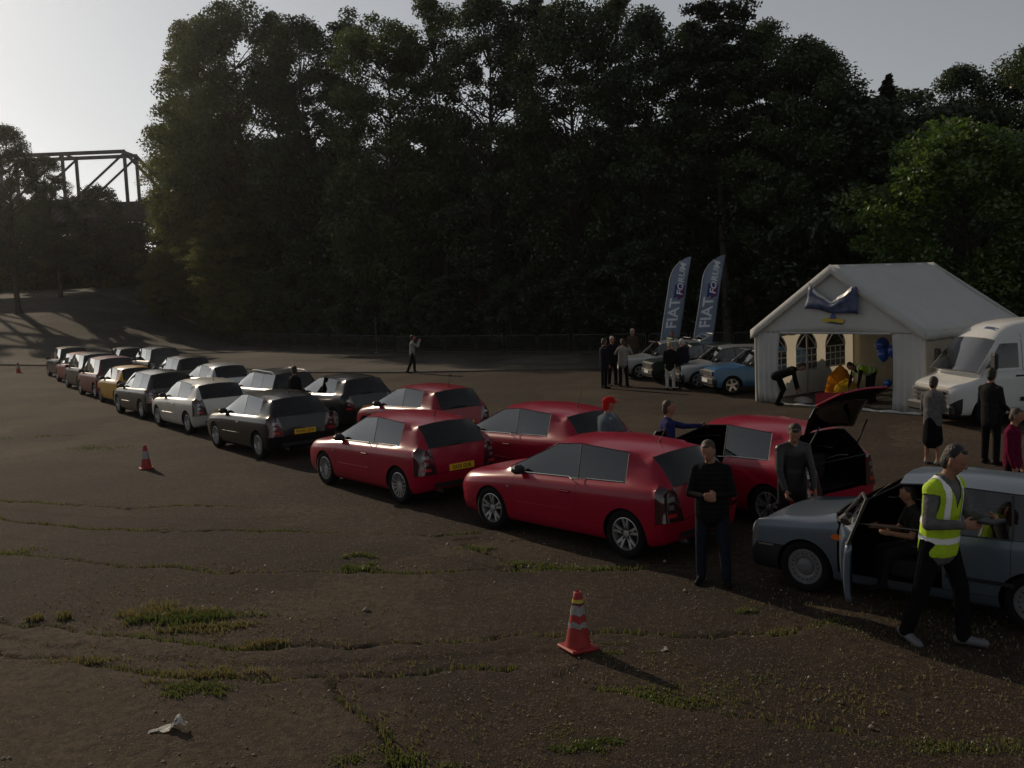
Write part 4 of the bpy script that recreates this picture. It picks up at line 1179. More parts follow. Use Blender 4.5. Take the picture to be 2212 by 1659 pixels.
b = MB(); b.tube([(0, -.55, 0), (0, .55, 0), (-.16, .60, -.50), (-.16, -.60, -.50)], .035, 6, closed=True); b.build('gate_frame', P_SILVER, piv)
b = MB(); b.add([(0, -.55, 0), (0, .55, 0), (-.16, .60, -.50), (-.16, -.60, -.50)], [(0, 1, 2, 3)]); b.build('rear_window', M_GLASS, piv)
b = MB()
for sg in (1, -1): b.tube([(-.2, sg*.50, 1.42), (-.2, sg*.50, 1.50), (-1.25, sg*.50, 1.50), (-1.25, sg*.50, 1.41)], .018, 6)
for xx in (-.35, -1.05): b.tube([(xx, -.5, 1.50), (xx, .5, 1.50)], .016, 6)
b.build('roof_rack', M_BLACK, panda1)

# ------------------------------------------------------------------ white van
a = R(188); sp = SPECS['van']; o_ = sp['hw']-.12; fx, fy = 10.9, 22.15
vx = fx-math.cos(a)*sp['wb']/2+math.sin(a)*o_; vy = fy-math.sin(a)*sp['wb']/2-math.cos(a)*o_
van, vp = car('white_van', 'van', vx, vy, 188, P_WHITE, 'tall white van at the right with black mirrors beside the tent', 'van', wheel='hubcap', detail=0, bump_paint=False, hidden=())
for sg in (1, -1):
    b = MB(); b.box((1.72, sg*1.12, 1.52), (.10, .22, .38), 0, .04); b.box((1.72, sg*1.01, 1.40), (.06, .12, .06)); b.build('door_mirror', M_BLACK, van)
    rows = []
    for t in np.linspace(0, 1, 6): rows.append([(xx, sg*(side_y('van', xx, 1.34+.56*t)+.006), 1.34+.56*t) for xx in np.linspace(1.80-.42*t, .95, 6)])
    b = MB(); b.grid(rows); b.build('side_window', M_GLASS_D, van)
    rows = []
    for zz in (1.30, 1.6, 1.9): rows.append([(xx, sg*(side_y('van', xx, zz)+.006), zz) for xx in (.72, .4, .1, -.25)])
    b = MB(); b.grid(rows); b.build('side_window', M_GLASS_D, van)
    b = MB(); b.lathe([(.001, .012), (.075, .012), (.08, 0)], 14, 'y', (.30, 0, 1.16)); o = b.build('fuel_cap', M_BLACK, van); o.location = (0, side_y('van', .3, 1.16)*sg, 0); o.scale = (1, sg, 1)
    strip_on_side('van', 1.0, -2.3, lambda xx: .62, .10, .02, M_BLACK, 'side_moulding', van, 10)
for zz in (.62, .72, .82):
    b = MB(); b.box((sp['xf']+.015, 0, zz), (.03, 1.2, .045)); b.build('grille_bar', M_BLACK, van)
b = MB(); b.box((sp['xf']-.02, 0, .42), (.16, 1.86, .24), 0, .05); b.build('bumper_bar', M_BLACK, van)

b = MB(); b.grid([[(xx, yy, top_z('van', xx, yy)+.006) for yy in np.linspace(.10, .55, 5)] for xx in (1.22, 1.30)]); b.build('cap_logo', mat('van_logo_blue', (0.05, 0.06, 0.14), 0.5), van)
for sg in (1, -1):
    b = MB(); b.box((1.0, sg*(side_y('van', 1.0, 1.16)+.012), 1.16), (.20, .03, .04), 0, .01); b.build('door_handle', M_BLACK, van)
    for xx in (.86, -.42):
        b = MB(); b.grid([[(xx+d_, sg*(side_y('van', xx, zz)+.003), zz) for d_ in (-.006, .006)] for zz in np.linspace(.45, 2.1, 12)]); b.build('door_gap', M_BLACK, van)
# ------------------------------------------------------------------ bridge over the banking
M_STEEL = mat('bridge_steel', (0.10, 0.097, 0.092), 0.6, 0.2, var=0.3, vscale=2)
M_STONE = mat('bridge_concrete', (0.16, 0.15, 0.135), 0.9, var=0.25, vscale=1.2, bump=0.3, bscale=6)
br = empty('footbridge', (-41.3, 110, 14.0), 0)
tag(br, 'dark steel truss bridge crossing above the banking at the far left', 'bridge')
b = MB(); b.box((-17, 0, 0), (62, 3.4, .28)); b.build('deck', M_STEEL, br)
for sg in (1, -1):
    b = MB(); b.box((-17, sg*1.75, .35), (62, .2, 1.9)); b.build('edge_girder', M_STEEL, br)
    b = MB(); b.box((-17, sg*1.75, 6.72), (34.2, .28, .38)); b.build('top_chord', M_STEEL, br)
    for k in range(6):
        b = MB(); b.box((-6.8*k, sg*1.75, 3.75), (.32, .24, 5.7)); b.build('post', M_STEEL, br)
    for k in range(5):
        b = MB(); b.tube([(-6.8*k, sg*1.75, 6.55), (-6.8*(k+1), sg*1.75, .95)], .13, 6); b.build('diagonal', M_STEEL, br)
    for x0, x1 in ((0, 5.0), (-34, -39)):
        b = MB(); b.tube([(x0, sg*1.75, 6.7), (x1, sg*1.75, .9)], .19, 6); b.build('end_diagonal', M_STEEL, br)
for k in range(6):
    b = MB(); b.box((-6.8*k, 0, 6.72), (.16, 3.4, .16)); b.build('cross_beam', M_STEEL, br)
for x in (9, -44):
    b = MB(); b.box((x, 0, -7.2), (2.6, 3.8, 14.1)); b.build('abutment', M_STONE, br)

# ------------------------------------------------------------------ crowd barriers along the wood
M_GALV = mat('galvanised_tube', (0.08, 0.08, 0.08), 0.6, 0.4, var=0.2, vscale=10)
def barrier_meshes():
    L_ = 2.18; f = MB()
    f.tube([(0.05, 0, .16), (.05, 0, 1.0), (.09, 0, 1.07), (.15, 0, 1.1), (L_-.15, 0, 1.1), (L_-.09, 0, 1.07), (L_-.05, 0, 1.0), (L_-.05, 0, .16)], .021, 7, closed=True)
    br_ = MB()
    for k in range(17): br_.tube([(.17+k*(L_-.34)/16, 0, .17), (.17+k*(L_-.34)/16, 0, 1.09)], .008, 5, cap=False)
    ft = MB(); ft.tube([(0, -.28, .015), (0, -.10, .17), (0, .10, .17), (0, .28, .015)], .015, 6)
    return f.mesh('frame', M_GALV, True), br_.mesh('bars', M_GALV), ft.mesh('foot', M_GALV)
BF, BB, BT = barrier_meshes()
pl = [Vector((x, y)) for x, y in LINE if -30 < x < 20]
acc = [0]
for q0, q1 in zip(pl[:-1], pl[1:]): acc.append(acc[-1]+(q1-q0).length)
n_b = int(acc[-1]/2.26)
ORD = 'first second third fourth fifth sixth seventh eighth ninth tenth eleventh twelfth thirteenth fourteenth fifteenth sixteenth seventeenth eighteenth nineteenth twentieth'.split()
ORD += ['twenty-'+q for q in ORD[:9]]+['thirtieth']+['thirty-'+q for q in ORD[:9]]
for k in range(n_b):
    s_ = k*2.26
    i = max(j for j in range(len(acc)-1) if acc[j] <= s_+1e-6); d_ = (pl[i+1]-pl[i]).normalized(); p_ = pl[i]+d_*(s_-acc[i])
    e = empty('crowd_barrier', (p_.x, p_.y, gz(p_.x, p_.y)+.06), math.atan2(d_.y, d_.x)+R(random.uniform(-2.5, 2.5)))
    obj('frame', BF, e); tag(obj('bars', BB, e), kind='stuff')
    for xx in (.35, 1.83): obj('foot', BT, e, (xx, 0, 0))
    lb = 'steel crowd barrier, '+ORD[k]+' from the left end of the line along the wood'
    tag(e, lb, 'barrier', 'crowd barriers along the wood')
e = empty('marker_pole', (-8.6, 62.6, .05)); b = MB(); b.tube([(0, 0, 0), (0, 0, 2.4)], .035, 8); b.build('pole', M_GALV, e); b = MB(); b.box((0, 0, .04), (.3, .3, .08), 0, .02); b.build('base', M_STONE, e)
tag(e, 'thin upright pole standing in the line of barriers', 'pole')

# ------------------------------------------------------------------ cones
M_CONE = mat('cone_orange', (0.30, 0.014, 0.014), 0.6, var=0.25, vscale=14)
M_CONEW = mat('cone_sleeve', (0.24, 0.235, 0.22), 0.35, var=0.2, vscale=18)
M_HAZARD = mat('hazard_yellow', (0.50, 0.36, 0.03), 0.5)
def cone(x, y, h, label, tilt=0.0, torn=False):
    e = empty('traffic_cone', (x, y, gz(x, y)+.004), .5); e.rotation_euler = (0, tilt, .5)
    k = h/.56
    b = MB(); b.box((0, 0, .02*k), (.30*k, .30*k, .035*k), 0, .012*k); b.build('base', M_CONE, e)
    def rad(z): return (.125-(z-.035)*.186)*k if z < .12 else (.109-(z-.12)*.165)*k
    b = MB(); b.lathe([(rad(z), z*k) for z in (.035, .07, .12, .2, .3, .4, .5, .555)]+[(.028*k, .56*k), (.02*k, .54*k)], 22); b.build('cone_body', M_CONE, e, smooth=True)
    if torn:
        b = MB()
        for a0, a1, z0, z1 in ((2.5, 5.4, .225, .275), (2.2, 5.8, .345, .43)):
            rows = []
            for i in range(9):
                a_ = a0+(a1-a0)*i/8; j0 = .012*math.sin(i*2.3); j1 = .014*math.cos(i*1.9)
                rows.append([((rad(z)+.0045)*math.cos(a_), (rad(z)+.0045)*math.sin(a_), z*k) for z in (z0+j0, (z0+z1)/2, z1+j1)])
            b.grid(rows)
        b.build('torn_sleeve', M_CONEW, e)
        b = MB(); b.lathe([((rad(.455)+.004), .455*k), ((rad(.49)+.004), .49*k)], 20); b.build('hazard_tape', M_HAZARD, e)
        b = MB(); b.lathe([((rad(.44)+.005), .44*k), ((rad(.457)+.005), .457*k)], 20); b.build('dark_tape', M_BLACK, e)
        b = MB(); b.grid([[(.04, -.02, .56), (.07, -.03, .545), (.075, -.025, .50)], [(.045, .01, .555), (.085, 0, .535), (.09, .005, .49)]]); b.build('loose_tape', M_CONE, e)
    else:
        b = MB(); b.lathe([((rad(.24)+.004), .24*k), ((rad(.42)+.004), .42*k)], 20); b.build('sleeve', M_CONEW, e, smooth=True)
    return tag(e, label, 'cone', 'traffic cones')
cone(.54, 9.26, .575, 'scuffed orange traffic cone with torn white sleeve in the foreground', R(2), True)
cone(-8.1, 21.12, .53, 'orange traffic cone with a grey sleeve left of the black hatchback')
cone(-29.6, 58.34, .6, 'distant traffic cone at the left edge before the car queue')

# ------------------------------------------------------------------ litter
M_BAG = cloth_mat('bag_plastic', (0.72, 0.71, 0.68), 0.35)
rngl = np.random.default_rng(12)
def crumple(cx, cy, L_, Wd, h, rz, name, label):
    rows = []
    for i in range(13):
        t = i/12; row = []
        for j in range(9):
            s_ = j/8-.5; wd = Wd*(.25+.75*math.sin(math.pi*min(1, .15+t*.9))**.7)*(.5 if t < .4 else 1)
            z = .006+h*(math.exp(-((t-.82)/.16)**2)*(1-1.6*s_*s_)+.12*t)*(.8+.5*rngl.random())+.01*rngl.random()
            row.append(((t-.5)*L_+.012*rngl.normal(), s_*wd+.012*rngl.normal(), max(.006, z)))
        rows.append(row)
    b = MB(); b.grid(rows); o = b.build(name, M_BAG, None, (cx, cy, .0), (0, 0, rz), smooth=True)
    return tag(o, label, 'litter')
crumple(-2.98, 7.80, .30, .15, .09, R(12), 'plastic_bag', 'crumpled white plastic bag lying on the tarmac at lower left')
crumple(1.36, 9.10, .06, .04, .03, R(30), 'paper_scrap', 'tiny white scrap on the grass right of the foreground cone')

# ------------------------------------------------------------------ tent
M_TENT = cloth_mat('tent_sheeting', (0.70, 0.70, 0.68), 0.30)
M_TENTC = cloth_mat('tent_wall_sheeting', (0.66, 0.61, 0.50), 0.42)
M_POLE = mat('tent_pole', (0.5, 0.5, 0.5), 0.4, 0.6)
M_FILM = glass_mat('clear_film', (0.62, 0.62, 0.6), 1.3)
T0 = Vector((7.222, 28.745, 0)); TA = R(-52.96); TW, TL, TE, TP = 5.38, 5.0, 2.15, 3.92
tent = empty('marquee_tent', T0, TA)
tag(tent, 'white gabled marquee tent with open front and arched clear windows', 'tent')
# local: x along the front (left to right), y along the ridge (away), z up
def sheet(name, rows, m_, th=.006):
    b = MB(); b.grid(rows); me = b.mesh(name, m_, smooth=True, fix=False)
    o = obj(name, me, tent); so = o.modifiers.new('thickness', 'SOLIDIFY'); so.thickness = th
    return o
def sag(t, a): return -a*4*t*(1-t)
NY = 17
for sg, nm in ((0, 'left'), (1, 'right')):
    rows = []
    for i in range(13):
        t = i/12       # eave -> ridge
        rows.append([((-.06+(TW/2+.06)*t) if sg == 0 else (TW+.06-(TW/2+.06)*t), -.10+(TL+.20)*j/(NY-1), TE-.03+(TP-TE+.03)*t+sag(t, .045)*(1+.35*math.cos(6.283*3*j/(NY-1)))) for j in range(NY)])
    sheet('roof_panel', rows, M_TENT)
    x = -.065 if sg == 0 else TW+.065
    sheet('valance', [[(x, -.10+(TL+.2)*j/40, z+.012*math.sin(j*1.6)) for j in range(41)] for z in (TE-.03, TE-.13, TE-.24)], M_TENT)
for yv, nm in ((-.10, 'front'), (TL+.10, 'rear')):
    rows = [[], [], []]
    for i in range(25):
        t = i/24; x = -.06+(TW+.12)*t; zt = TE-.03+(TP-TE+.03)*(1-abs(2*t-1))
        for r_, dz in enumerate((0, -.12, -.24)): rows[r_].append((x, yv-.004, zt+dz+(.02 if r_ == 0 else 0)))
    sheet('gable_valance', rows, M_TENT)
# gable triangle and front side walls
ox0, ox1, oz = .92, 4.42, 2.02
g = [[(x, 0, oz+.05+(TE+(TP-TE)*(1-abs(2*x/TW-1))-oz-.07)*t) for x in np.linspace(.02, TW-.02, 25)] for t in np.linspace(0, 1, 8)]
sheet('gable_wall', g, M_TENT)
def curtain(x0, x1, n, zt, nm, ph, gather):
    rows = []
    for i in range(9):
        z = .02+(zt-.02)*(1-i/8)
        rows.append([(x0+(x1-x0)*j/n*(1-gather*math.sin(math.pi*min(1, (1-i/8)))*(j/n)), .035*math.sin(j*1.9+ph)*(0.5+.5*i/8)+.02, z) for j in range(n+1)])
    return sheet('front_wall', rows, M_TENT)
curtain(.0, ox0, 14, TE+.05, 'front_wall', 0.3, .12)
curtain(TW, ox1, 14, TE+.05, 'front_wall', 1.7, .05)
# rear wall
sheet('rear_wall', [[(x, TL, .03+(TE+(TP-TE)*(1-abs(2*x/TW-1))-.05)*t) for x in np.linspace(0, TW, 21)] for t in np.linspace(0, 1, 9)], M_TENTC)
# side walls with arched windows
def arch_wall(xw, name):
    nwin = 3; mg = .34; ww = 1.05; z0, zs = .78, 1.42; rad = ww/2
    gaps = (TL-nwin*ww)/(nwin+1)
    b = MB(); wins = [(gaps+(ww+gaps)*k, gaps+(ww+gaps)*k+ww) for k in range(nwin)]
    def ztop(y):
        for a0, a1 in wins:
            if a0 <= y <= a1: return zs+math.sqrt(max(0, rad*rad-(y-(a0+a1)/2)**2))
        return None
    ys_ = sorted(set([0, TL]+[a0+(a1-a0)*k/10 for a0, a1 in wins for k in range(11)]+[y for a0, a1 in wins for y in (a0-1e-4, a1+1e-4)]))
    for y0, y1 in zip(ys_[:-1], ys_[1:]):
        if y1-y0 < 5e-4: continue
        ym = (y0+y1)/2; w_ = ztop(ym) is not None
        if w_:
            b.add([(xw, y0, .03), (xw, y1, .03), (xw, y1, z0), (xw, y0, z0)], [(0, 1, 2, 3)])
            za, zb = (ztop(y0) or zs), (ztop(y1) or zs)
            b.add([(xw, y0, za), (xw, y1, zb), (xw, y1, TE), (xw, y0, TE)], [(0, 1, 2, 3)])
        else: b.add([(xw, y0, .03), (xw, y1, .03), (xw, y1, TE), (xw, y0, TE)], [(0, 1, 2, 3)])
    o = b.build('side_wall', M_TENTC, tent, fix=False)
    for a0, a1 in wins:
        c = (a0+a1)/2; nn = 12
        p = MB(); rim = [(xw, a0, z0), (xw, a1, z0)]+[(xw, c+rad*math.cos(math.pi*k/nn), zs+rad*math.sin(math.pi*k/nn)) for k in range(nn+1)]
        p.add(rim, [tuple(range(len(rim)))]); win = p.build('window', M_FILM, tent, fix=False)
        for k in range(1, 4):
            q = MB(); yy = a0+ww*k/4; q.box((xw, yy, (z0+zs)/2), (.016, .035, zs-z0)); q.build('glazing_bar', M_TENT, win)
        for k in range(4):
            q = MB(); q.box((xw, c, z0+(zs-z0)*k/3), (.018, ww, .035)); q.build('glazing_bar', M_TENT, win)
        for sg in (1, -1):
            q = MB(); q.tube([(xw, c-sg*rad*.98+sg*rad*2*t*.72, zs+rad*math.sin(math.acos(max(-1, min(1, 1-2*t*.72))))*.98 if False else zs+rad*1.02*math.sin(t*1.57)) for t in np.linspace(0, 1, 8)], .018, 5); q.build('glazing_bar', M_TENT, win)
        q = MB(); q.tube([(xw, c+rad*math.cos(math.pi*k/nn), zs+rad*math.sin(math.pi*k/nn)) for k in range(nn+1)], .02, 5); q.build('window_arch', M_TENT, win)
arch_wall(.0, 'left')
sheet('side_wall', [[(TW, y, z+.0) for y in np.linspace(0, TL, 12)] for z in np.linspace(.03, TE, 6)], M_TENTC)
for x in (.03, TW-.03):
    for y in (.04, TL/2, TL-.04):
        b = MB(); b.tube([(x, y, 0), (x, y, TE)], .025, 8); b.build('pole', M_POLE, tent)
for y in (.04, TL/2, TL-.04):
    b = MB(); b.tube([(.03, y, TE-.05), (TW/2, y, TP-.06), (TW-.03, y, TE-.05)], .022, 6); b.build('rafter', M_POLE, tent)
b = MB(); b.tube([(TW/2, .04, TP-.06), (TW/2, TL-.04, TP-.06)], .022, 6); b.build('ridge_pole', M_POLE, tent)
b = MB(); b.tube([(ox0, .0, oz+.045), (ox1, .0, oz+.045)], .03, 6); b.build('front_rail', M_TENT, tent)
b = MB(); b.grid([[(x, y, .012+.006*math.sin(x*3+y*2)) for x in np.linspace(.05, TW-.05, 9)] for y in np.linspace(.0, TL-.1, 9)]); b.build('groundsheet', mat('groundsheet', (0.035, 0.032, 0.03), 0.7), tent)
b = MB(); b.grid([[(x, -.04-.05*math.sin(x*7)**2, .008), (x, .0, .05+.02*math.sin(x*9)), (x, .03, .02)] for x in np.linspace(.9, TW-.1, 30)]); b.build('skirt', M_TENT, tent)

# sagging banner on the gable, emblem below it
M_BANNER = mat('blue_banner', (0.055, 0.075, 0.15), 0.6, var=0.5, vscale=5)
def gable_world(x, y, z):
    c, s_ = math.cos(TA), math.sin(TA); return Vector((T0.x+x*c-y*s_, T0.y+x*s_+y*c, z))
bn = empty('banner', gable_world(TW/2, 0, 3.1), TA); bn.scale = (.86, 1, .9); tag(bn, 'drooping blue vinyl banner hanging on the tent gable', 'banner')
rows = []
for i in range(21):
    t = i/20; x = -.95+1.95*t
    top = .30-.06*t-.44*min(1, max(0, 1.12-2.5*abs(t-.47)))+.02*math.sin(t*23); bot = -.40-.20*t+.035*math.sin(t*9)
    if i == 0: x += .0
    bl = .045*math.sin(math.pi*t)
    rows.append([(x+(.18*(1-t)-.02*t)*(1-u), -.135-bl*math.sin(math.pi*u)-.02*math.sin(u*9+t*7), bot+(top-bot)*(1-u)) for u in np.linspace(0, 1, 7)])
b = MB(); b.grid(rows); o = b.build('cloth', M_BANNER, bn, smooth=True, fix=False); so = o.modifiers.new('t', 'SOLIDIFY'); so.thickness = .004
b = MB(); b.grid([[(q[0][0], q[0][1]-.012, q[0][2]+.012), (q[1][0]*.99, q[1][1]-.016, q[1][2])] for q in rows[2:19]]); b.build('folded_edge', mat('banner_back', (0.55, 0.56, 0.58), 0.35), bn, smooth=True, fix=False)
for x in (-.76, .99):
    b = MB(); b.tube([(x, -.13, .28), (x*1.05, -.11, .42)], .006, 5); b.build('cord', M_TENT, bn)
em = empty('emblem_sign', gable_world(TW/2+.02, -.02, 2.46), TA); tag(em, 'small yellow and blue winged emblem on the tent gable', 'sign')
b = MB(); b.prism([(-.36, -.02), (-.30, -.09), (0, -.10), (.30, -.13), (.36, -.02), (.16, 0.0), (0, .06), (-.16, 0.03)], .012, 'y', -.02); b.build('wing_shape', mat('emblem_yellow', (0.55, 0.42, 0.02), 0.5), em)
b = MB(); b.prism([(-.10, .0), (.10, .0), (.0, .19)], .012, 'y', -.034); b.build('blue_triangle', mat('emblem_blue', (0.06, 0.08, 0.30), 0.5), em)
b = MB(); b.prism([(-.20, -.10), (.26, -.16), (.30, -.12), (-.05, -.07)], .010, 'y', -.032); b.build('dark_swoosh', mat('emblem_dark', (0.03, 0.03, 0.06), 0.5), em)

# things in the tent
def in_tent(x, y, z=0.0): return gable_world(x, y, z)
M_BALL = mat('balloon_blue', (0.02, 0.10, 0.42), 0.18, coat=0.8)
RIB = mat('ribbon_yellow', (0.6, 0.45, 0.04), 0.6)
def balloon(x, y, z, r_, label, ribbon=0.0, tilt=0.0):
    e = empty('balloon', in_tent(x, y, z), 0); e.rotation_euler = (tilt, tilt*.5, 0)
    b = MB(); b.lathe([(.002, 1.05*r_), (.35*r_, .98*r_), (.72*r_, .72*r_), (.97*r_, .22*r_), (.98*r_, -.1*r_), (.84*r_, -.52*r_), (.52*r_, -.95*r_), (.2*r_, -1.22*r_), (.05*r_, -1.32*r_), (.09*r_, -1.42*r_)], 22); b.build('skin', M_BALL, e, smooth=True)
    if ribbon:
        b = MB(); b.tube([(.02*math.sin(k*1.2), .02*math.cos(k*.9), -1.4*r_-ribbon*k/8) for k in range(9)], .008, 5); b.build('ribbon', RIB, e)
    return tag(e, label, 'balloon', 'blue balloons in the tent')
balloon(3.35, 1.3, 1.68, .20, 'uppermost blue balloon of the cluster in the tent', 0, .15)
balloon(3.45, 1.2, 1.42, .17, 'lower blue balloon of the cluster with a yellow ribbon', .55, -.1)
balloon(3.85, 1.1, 1.55, .18, 'right-hand blue balloon against the tent doorway edge', 0, .35)
balloon(3.55, 1.25, .62, .12, 'small blue balloon low down at the right in the tent', 0, .6)
M_ORANGE = cloth_mat('orange_fabric', (0.72, 0.26, 0.02), 0.35)
rngt = np.random.default_rng(4)
def heap(name, x, y, rx, ry, h, m_, label, cat, seed):
    r2 = np.random.default_rng(seed); rows = []
    for i in range(9):
        t = i/8; row = []
        for j in range(19):
            a_ = 6.2832*j/18; rr = (1-t**2.2)**.5*(1+.13*math.sin(a_*3+seed)+.09*math.sin(a_*7+i))
            row.append((rx*rr*math.cos(a_)+.05*t*math.sin(seed), ry*rr*math.sin(a_), h*t*(1+.08*math.sin(a_*2+seed))))
        row[-1] = row[0]; rows.append(row)
    b = MB(); b.grid(rows); o = b.build(name, m_, None, in_tent(x, y, .018), (0, 0, TA), smooth=True)
    return tag(o, label, cat)
heap('fabric_bag', 1.75, 1.7, .42, .38, .98, M_ORANGE, 'bulging orange fabric bag standing in the tent', 'bag', 3)
heap('fabric_bag', 2.15, 1.35, .40, .34, .62, cloth_mat('amber_fabric', (0.60, 0.36, 0.03), 0.3), 'lower amber yellow bag in front of the orange one', 'bag', 8)
heap('carrier_bag', 1.3, .55, .28, .16, .16, M_BAG, 'low white carrier bag on the tent floor', 'bag', 5)
bxo = empty('crate', in_tent(2.35, .45, .018), TA+.2); tag(bxo, 'red plastic crate on the tent floor', 'crate')
M_CRATE = mat('crate_red', (0.36, 0.015, 0.03), 0.5)
b = MB(); b.box((0, 0, .02), (.78, .46, .03)); b.build('floor_panel', M_CRATE, bxo)
for (cx, cy, dx, dy) in ((0, .23, .80, .025), (0, -.23, .80, .025), (.39, 0, .025, .46), (-.39, 0, .025, .46)):
    b = MB(); b.box((cx, cy, .17), (dx, dy, .30), 0, .006); b.build('side_panel', M_CRATE, bxo)
b = MB(); b.box((0, -.245, .31), (.82, .02, .04)); b.build('rim', M_CRATE, bxo)

# ------------------------------------------------------------------ feather banners
M_FLAG = cloth_mat('flag_fabric', (0.30, 0.36, 0.47), 0.35)
M_FLAGT = mat('flag_white_print', (0.66, 0.70, 0.76), 0.8)
M_FLAGM = mat('flag_magenta_print', (0.13, 0.025, 0.13), 0.8)
M_FLAGN = mat('flag_navy_print', (0.03, 0.05, 0.20), 0.8)
M_FLAGS = mat('flag_pale_print', (0.40, 0.47, 0.60), 0.8)
def flag(x, y, yaw, label, ph):
    e = empty('feather_banner', (x, y, gz(x, y)), yaw); tag(e, label, 'banner', 'feather banners')
    lean = .175; wd = .78; z0, z1 = 1.02, 4.72
    def pos(s_, z, off=0.0):
        """s across 0..1 from the pole, z up; flag surface with a light billow"""
        t = (z-z0)/(z1-z0)
        return Vector((lean*(z-.2)+s_*wd, -.10*math.sin(math.pi*min(1, max(0, s_)))*(.4+.6*t)-.03*math.sin(z*2.3+ph+s_*2)+off, z))
    def s_min(z):   # the rounded shoulder on the pole side
        t = (z-3.75)/(z1-3.75)
        return 0 if t <= 0 else 1-math.sqrt(max(0, 1-t*t))*1.0
    rows = []
    for z in list(np.linspace(z0, 3.75, 22))+list(3.75+(z1-3.75)*np.sin(np.linspace(.1, 1.5, 14))):
        a_ = min(.93, s_min(z)); rows.append([pos(a_+(1-a_)*k/10, z+(.09*(k/10) if z > 4.6 else 0)*0) for k in range(11)])
    b = MB(); b.grid(rows); o = b.build('fabric', M_FLAG, e, smooth=True, fix=False); so = o.modifiers.new('t', 'SOLIDIFY'); so.thickness = .003; so.offset = 1
    b = MB(); b.tube([(-.02, 0, 0), (lean*.8-.03, 0, 1.0)]+[tuple(pos(s_min(z)-.02, z)) for z in np.linspace(1.1, 4.55, 16)], [.03]*2+[.018]*16, 7); b.build('mast', M_POLE, e)
    b = MB(); b.lathe([(.001, .05), (.22, .04), (.24, 0)], 14); b.build('base', M_BLACK, e)
    def lettering(s, size, zc, sc, m_, shear=0.0, sx=1.0, off=-.012, bold=0.0):
        me = text_mesh(s, size, shear, bold)
        bm = bmesh.new(); bm.from_mesh(me); bmesh.ops.triangulate(bm, faces=bm.faces)
        bmesh.ops.subdivide_edges(bm, edges=[q for q in bm.edges if q.calc_length() > .1], cuts=2)
        for v in bm.verts:
            tx, ty = v.co.x*sx, v.co.y       # text x runs up the flag, text y runs to the pole side
            zc_ = zc+tx; v.co = pos(sc-ty/wd, zc_, off)
        bm.to_mesh(me); bm.free(); me.materials.append(m_); o = obj('lettering', me, e); return o
    def block(z0_, z1_, s0, s1, m_, skew=0.0, off=-.008):
        rows = [[pos(s0+(s1-s0)*k/6, z+skew*k/6, off) for k in range(7)] for z in np.linspace(z0_, z1_, 6)]
        b = MB(); b.grid(rows); b.build('print_block', m_, e, fix=False)
    block(3.02, 3.58, .30, .62, M_FLAGN, .12); block(2.96, 3.44, .52, .88, M_FLAGM, .12, -.010)
    lettering('FIAT', .62, 2.42, .46, M_FLAGT, 0, 1.02, -.013, .012)
    lettering('FORUM', .38, 3.80, .62, M_FLAGT, .25, 1.02, -.014, .010)
    lettering('.com', .15, 4.05, .86, M_FLAGS, 0, 1.0, -.013)
flag(6.05, 40.2, R(8), 'left-hand blue feather banner lettered FIAT FORUM', 0.0)
flag(7.30, 39.6, R(6), 'right-hand blue feather banner lettered FIAT FORUM', 1.4)
# ------------------------------------------------------------------ people
def V3(*a): return Vector(a)
SKIN = mat('skin', (0.32, 0.16, 0.105), 0.6, spec=0.25, var=0.08, vscale=12)
def cmat(name, c, var=0.2, rough=0.9): return mat('cloth_'+name, tuple(v*.8 for v in c), rough, spec=0.06, var=var, vscale=14, bump=0.5, bscale=26)
C_BLACK = cmat('black', (0.010, 0.010, 0.011)); C_NAVY = cmat('navy', (0.016, 0.017, 0.026)); C_JEANS = cmat('jeans', (0.020, 0.024, 0.036)); C_DARK = cmat('charcoal', (0.022, 0.021, 0.022))
C_GREY = cmat('grey', (0.16, 0.15, 0.15)); C_LGREY = cmat('pale_grey', (0.30, 0.29, 0.27)); C_WHITE = cmat('white', (0.60, 0.58, 0.54)); C_BLUE = cmat('blue_jacket', (0.030, 0.034, 0.13)); C_BROWN = cmat('brown', (0.075, 0.060, 0.040))
C_TEAL = cmat('grey_blue', (0.12, 0.155, 0.19)); C_PINK = cmat('pink', (0.13, 0.008, 0.035)); C_OLIVE = cmat('olive', (0.10, 0.09, 0.055)); C_REDCAP = cmat('red_cap', (0.55, 0.02, 0.02)); C_SHOE = cmat('shoe', (0.012, 0.011, 0.010), rough=0.5)
C_HIVIS = mat('hivis_fabric', (0.42, 0.62, 0.015), 0.8, var=0.12, vscale=9, bump=0.4, bscale=20)
C_REFL = mat('reflective_tape', (0.92, 0.93, 0.90), 0.35, 0.0, coat=0.3, bump=0.2, bscale=60)
H_DARK = mat('hair_dark', (0.012, 0.009, 0.007), 0.6, bump=0.8, bscale=50); H_BROWN = mat('hair_brown', (0.040, 0.024, 0.014), 0.6, bump=0.8, bscale=50)
H_GREY = mat('hair_grey', (0.42, 0.41, 0.39), 0.7, bump=0.8, bscale=50); H_BLOND = mat('hair_blond', (0.30, 0.20, 0.10), 0.6, bump=0.8, bscale=50)
C_STRIPE = bpy.data.materials.new('cloth_striped_sweater'); C_STRIPE.use_nodes = True
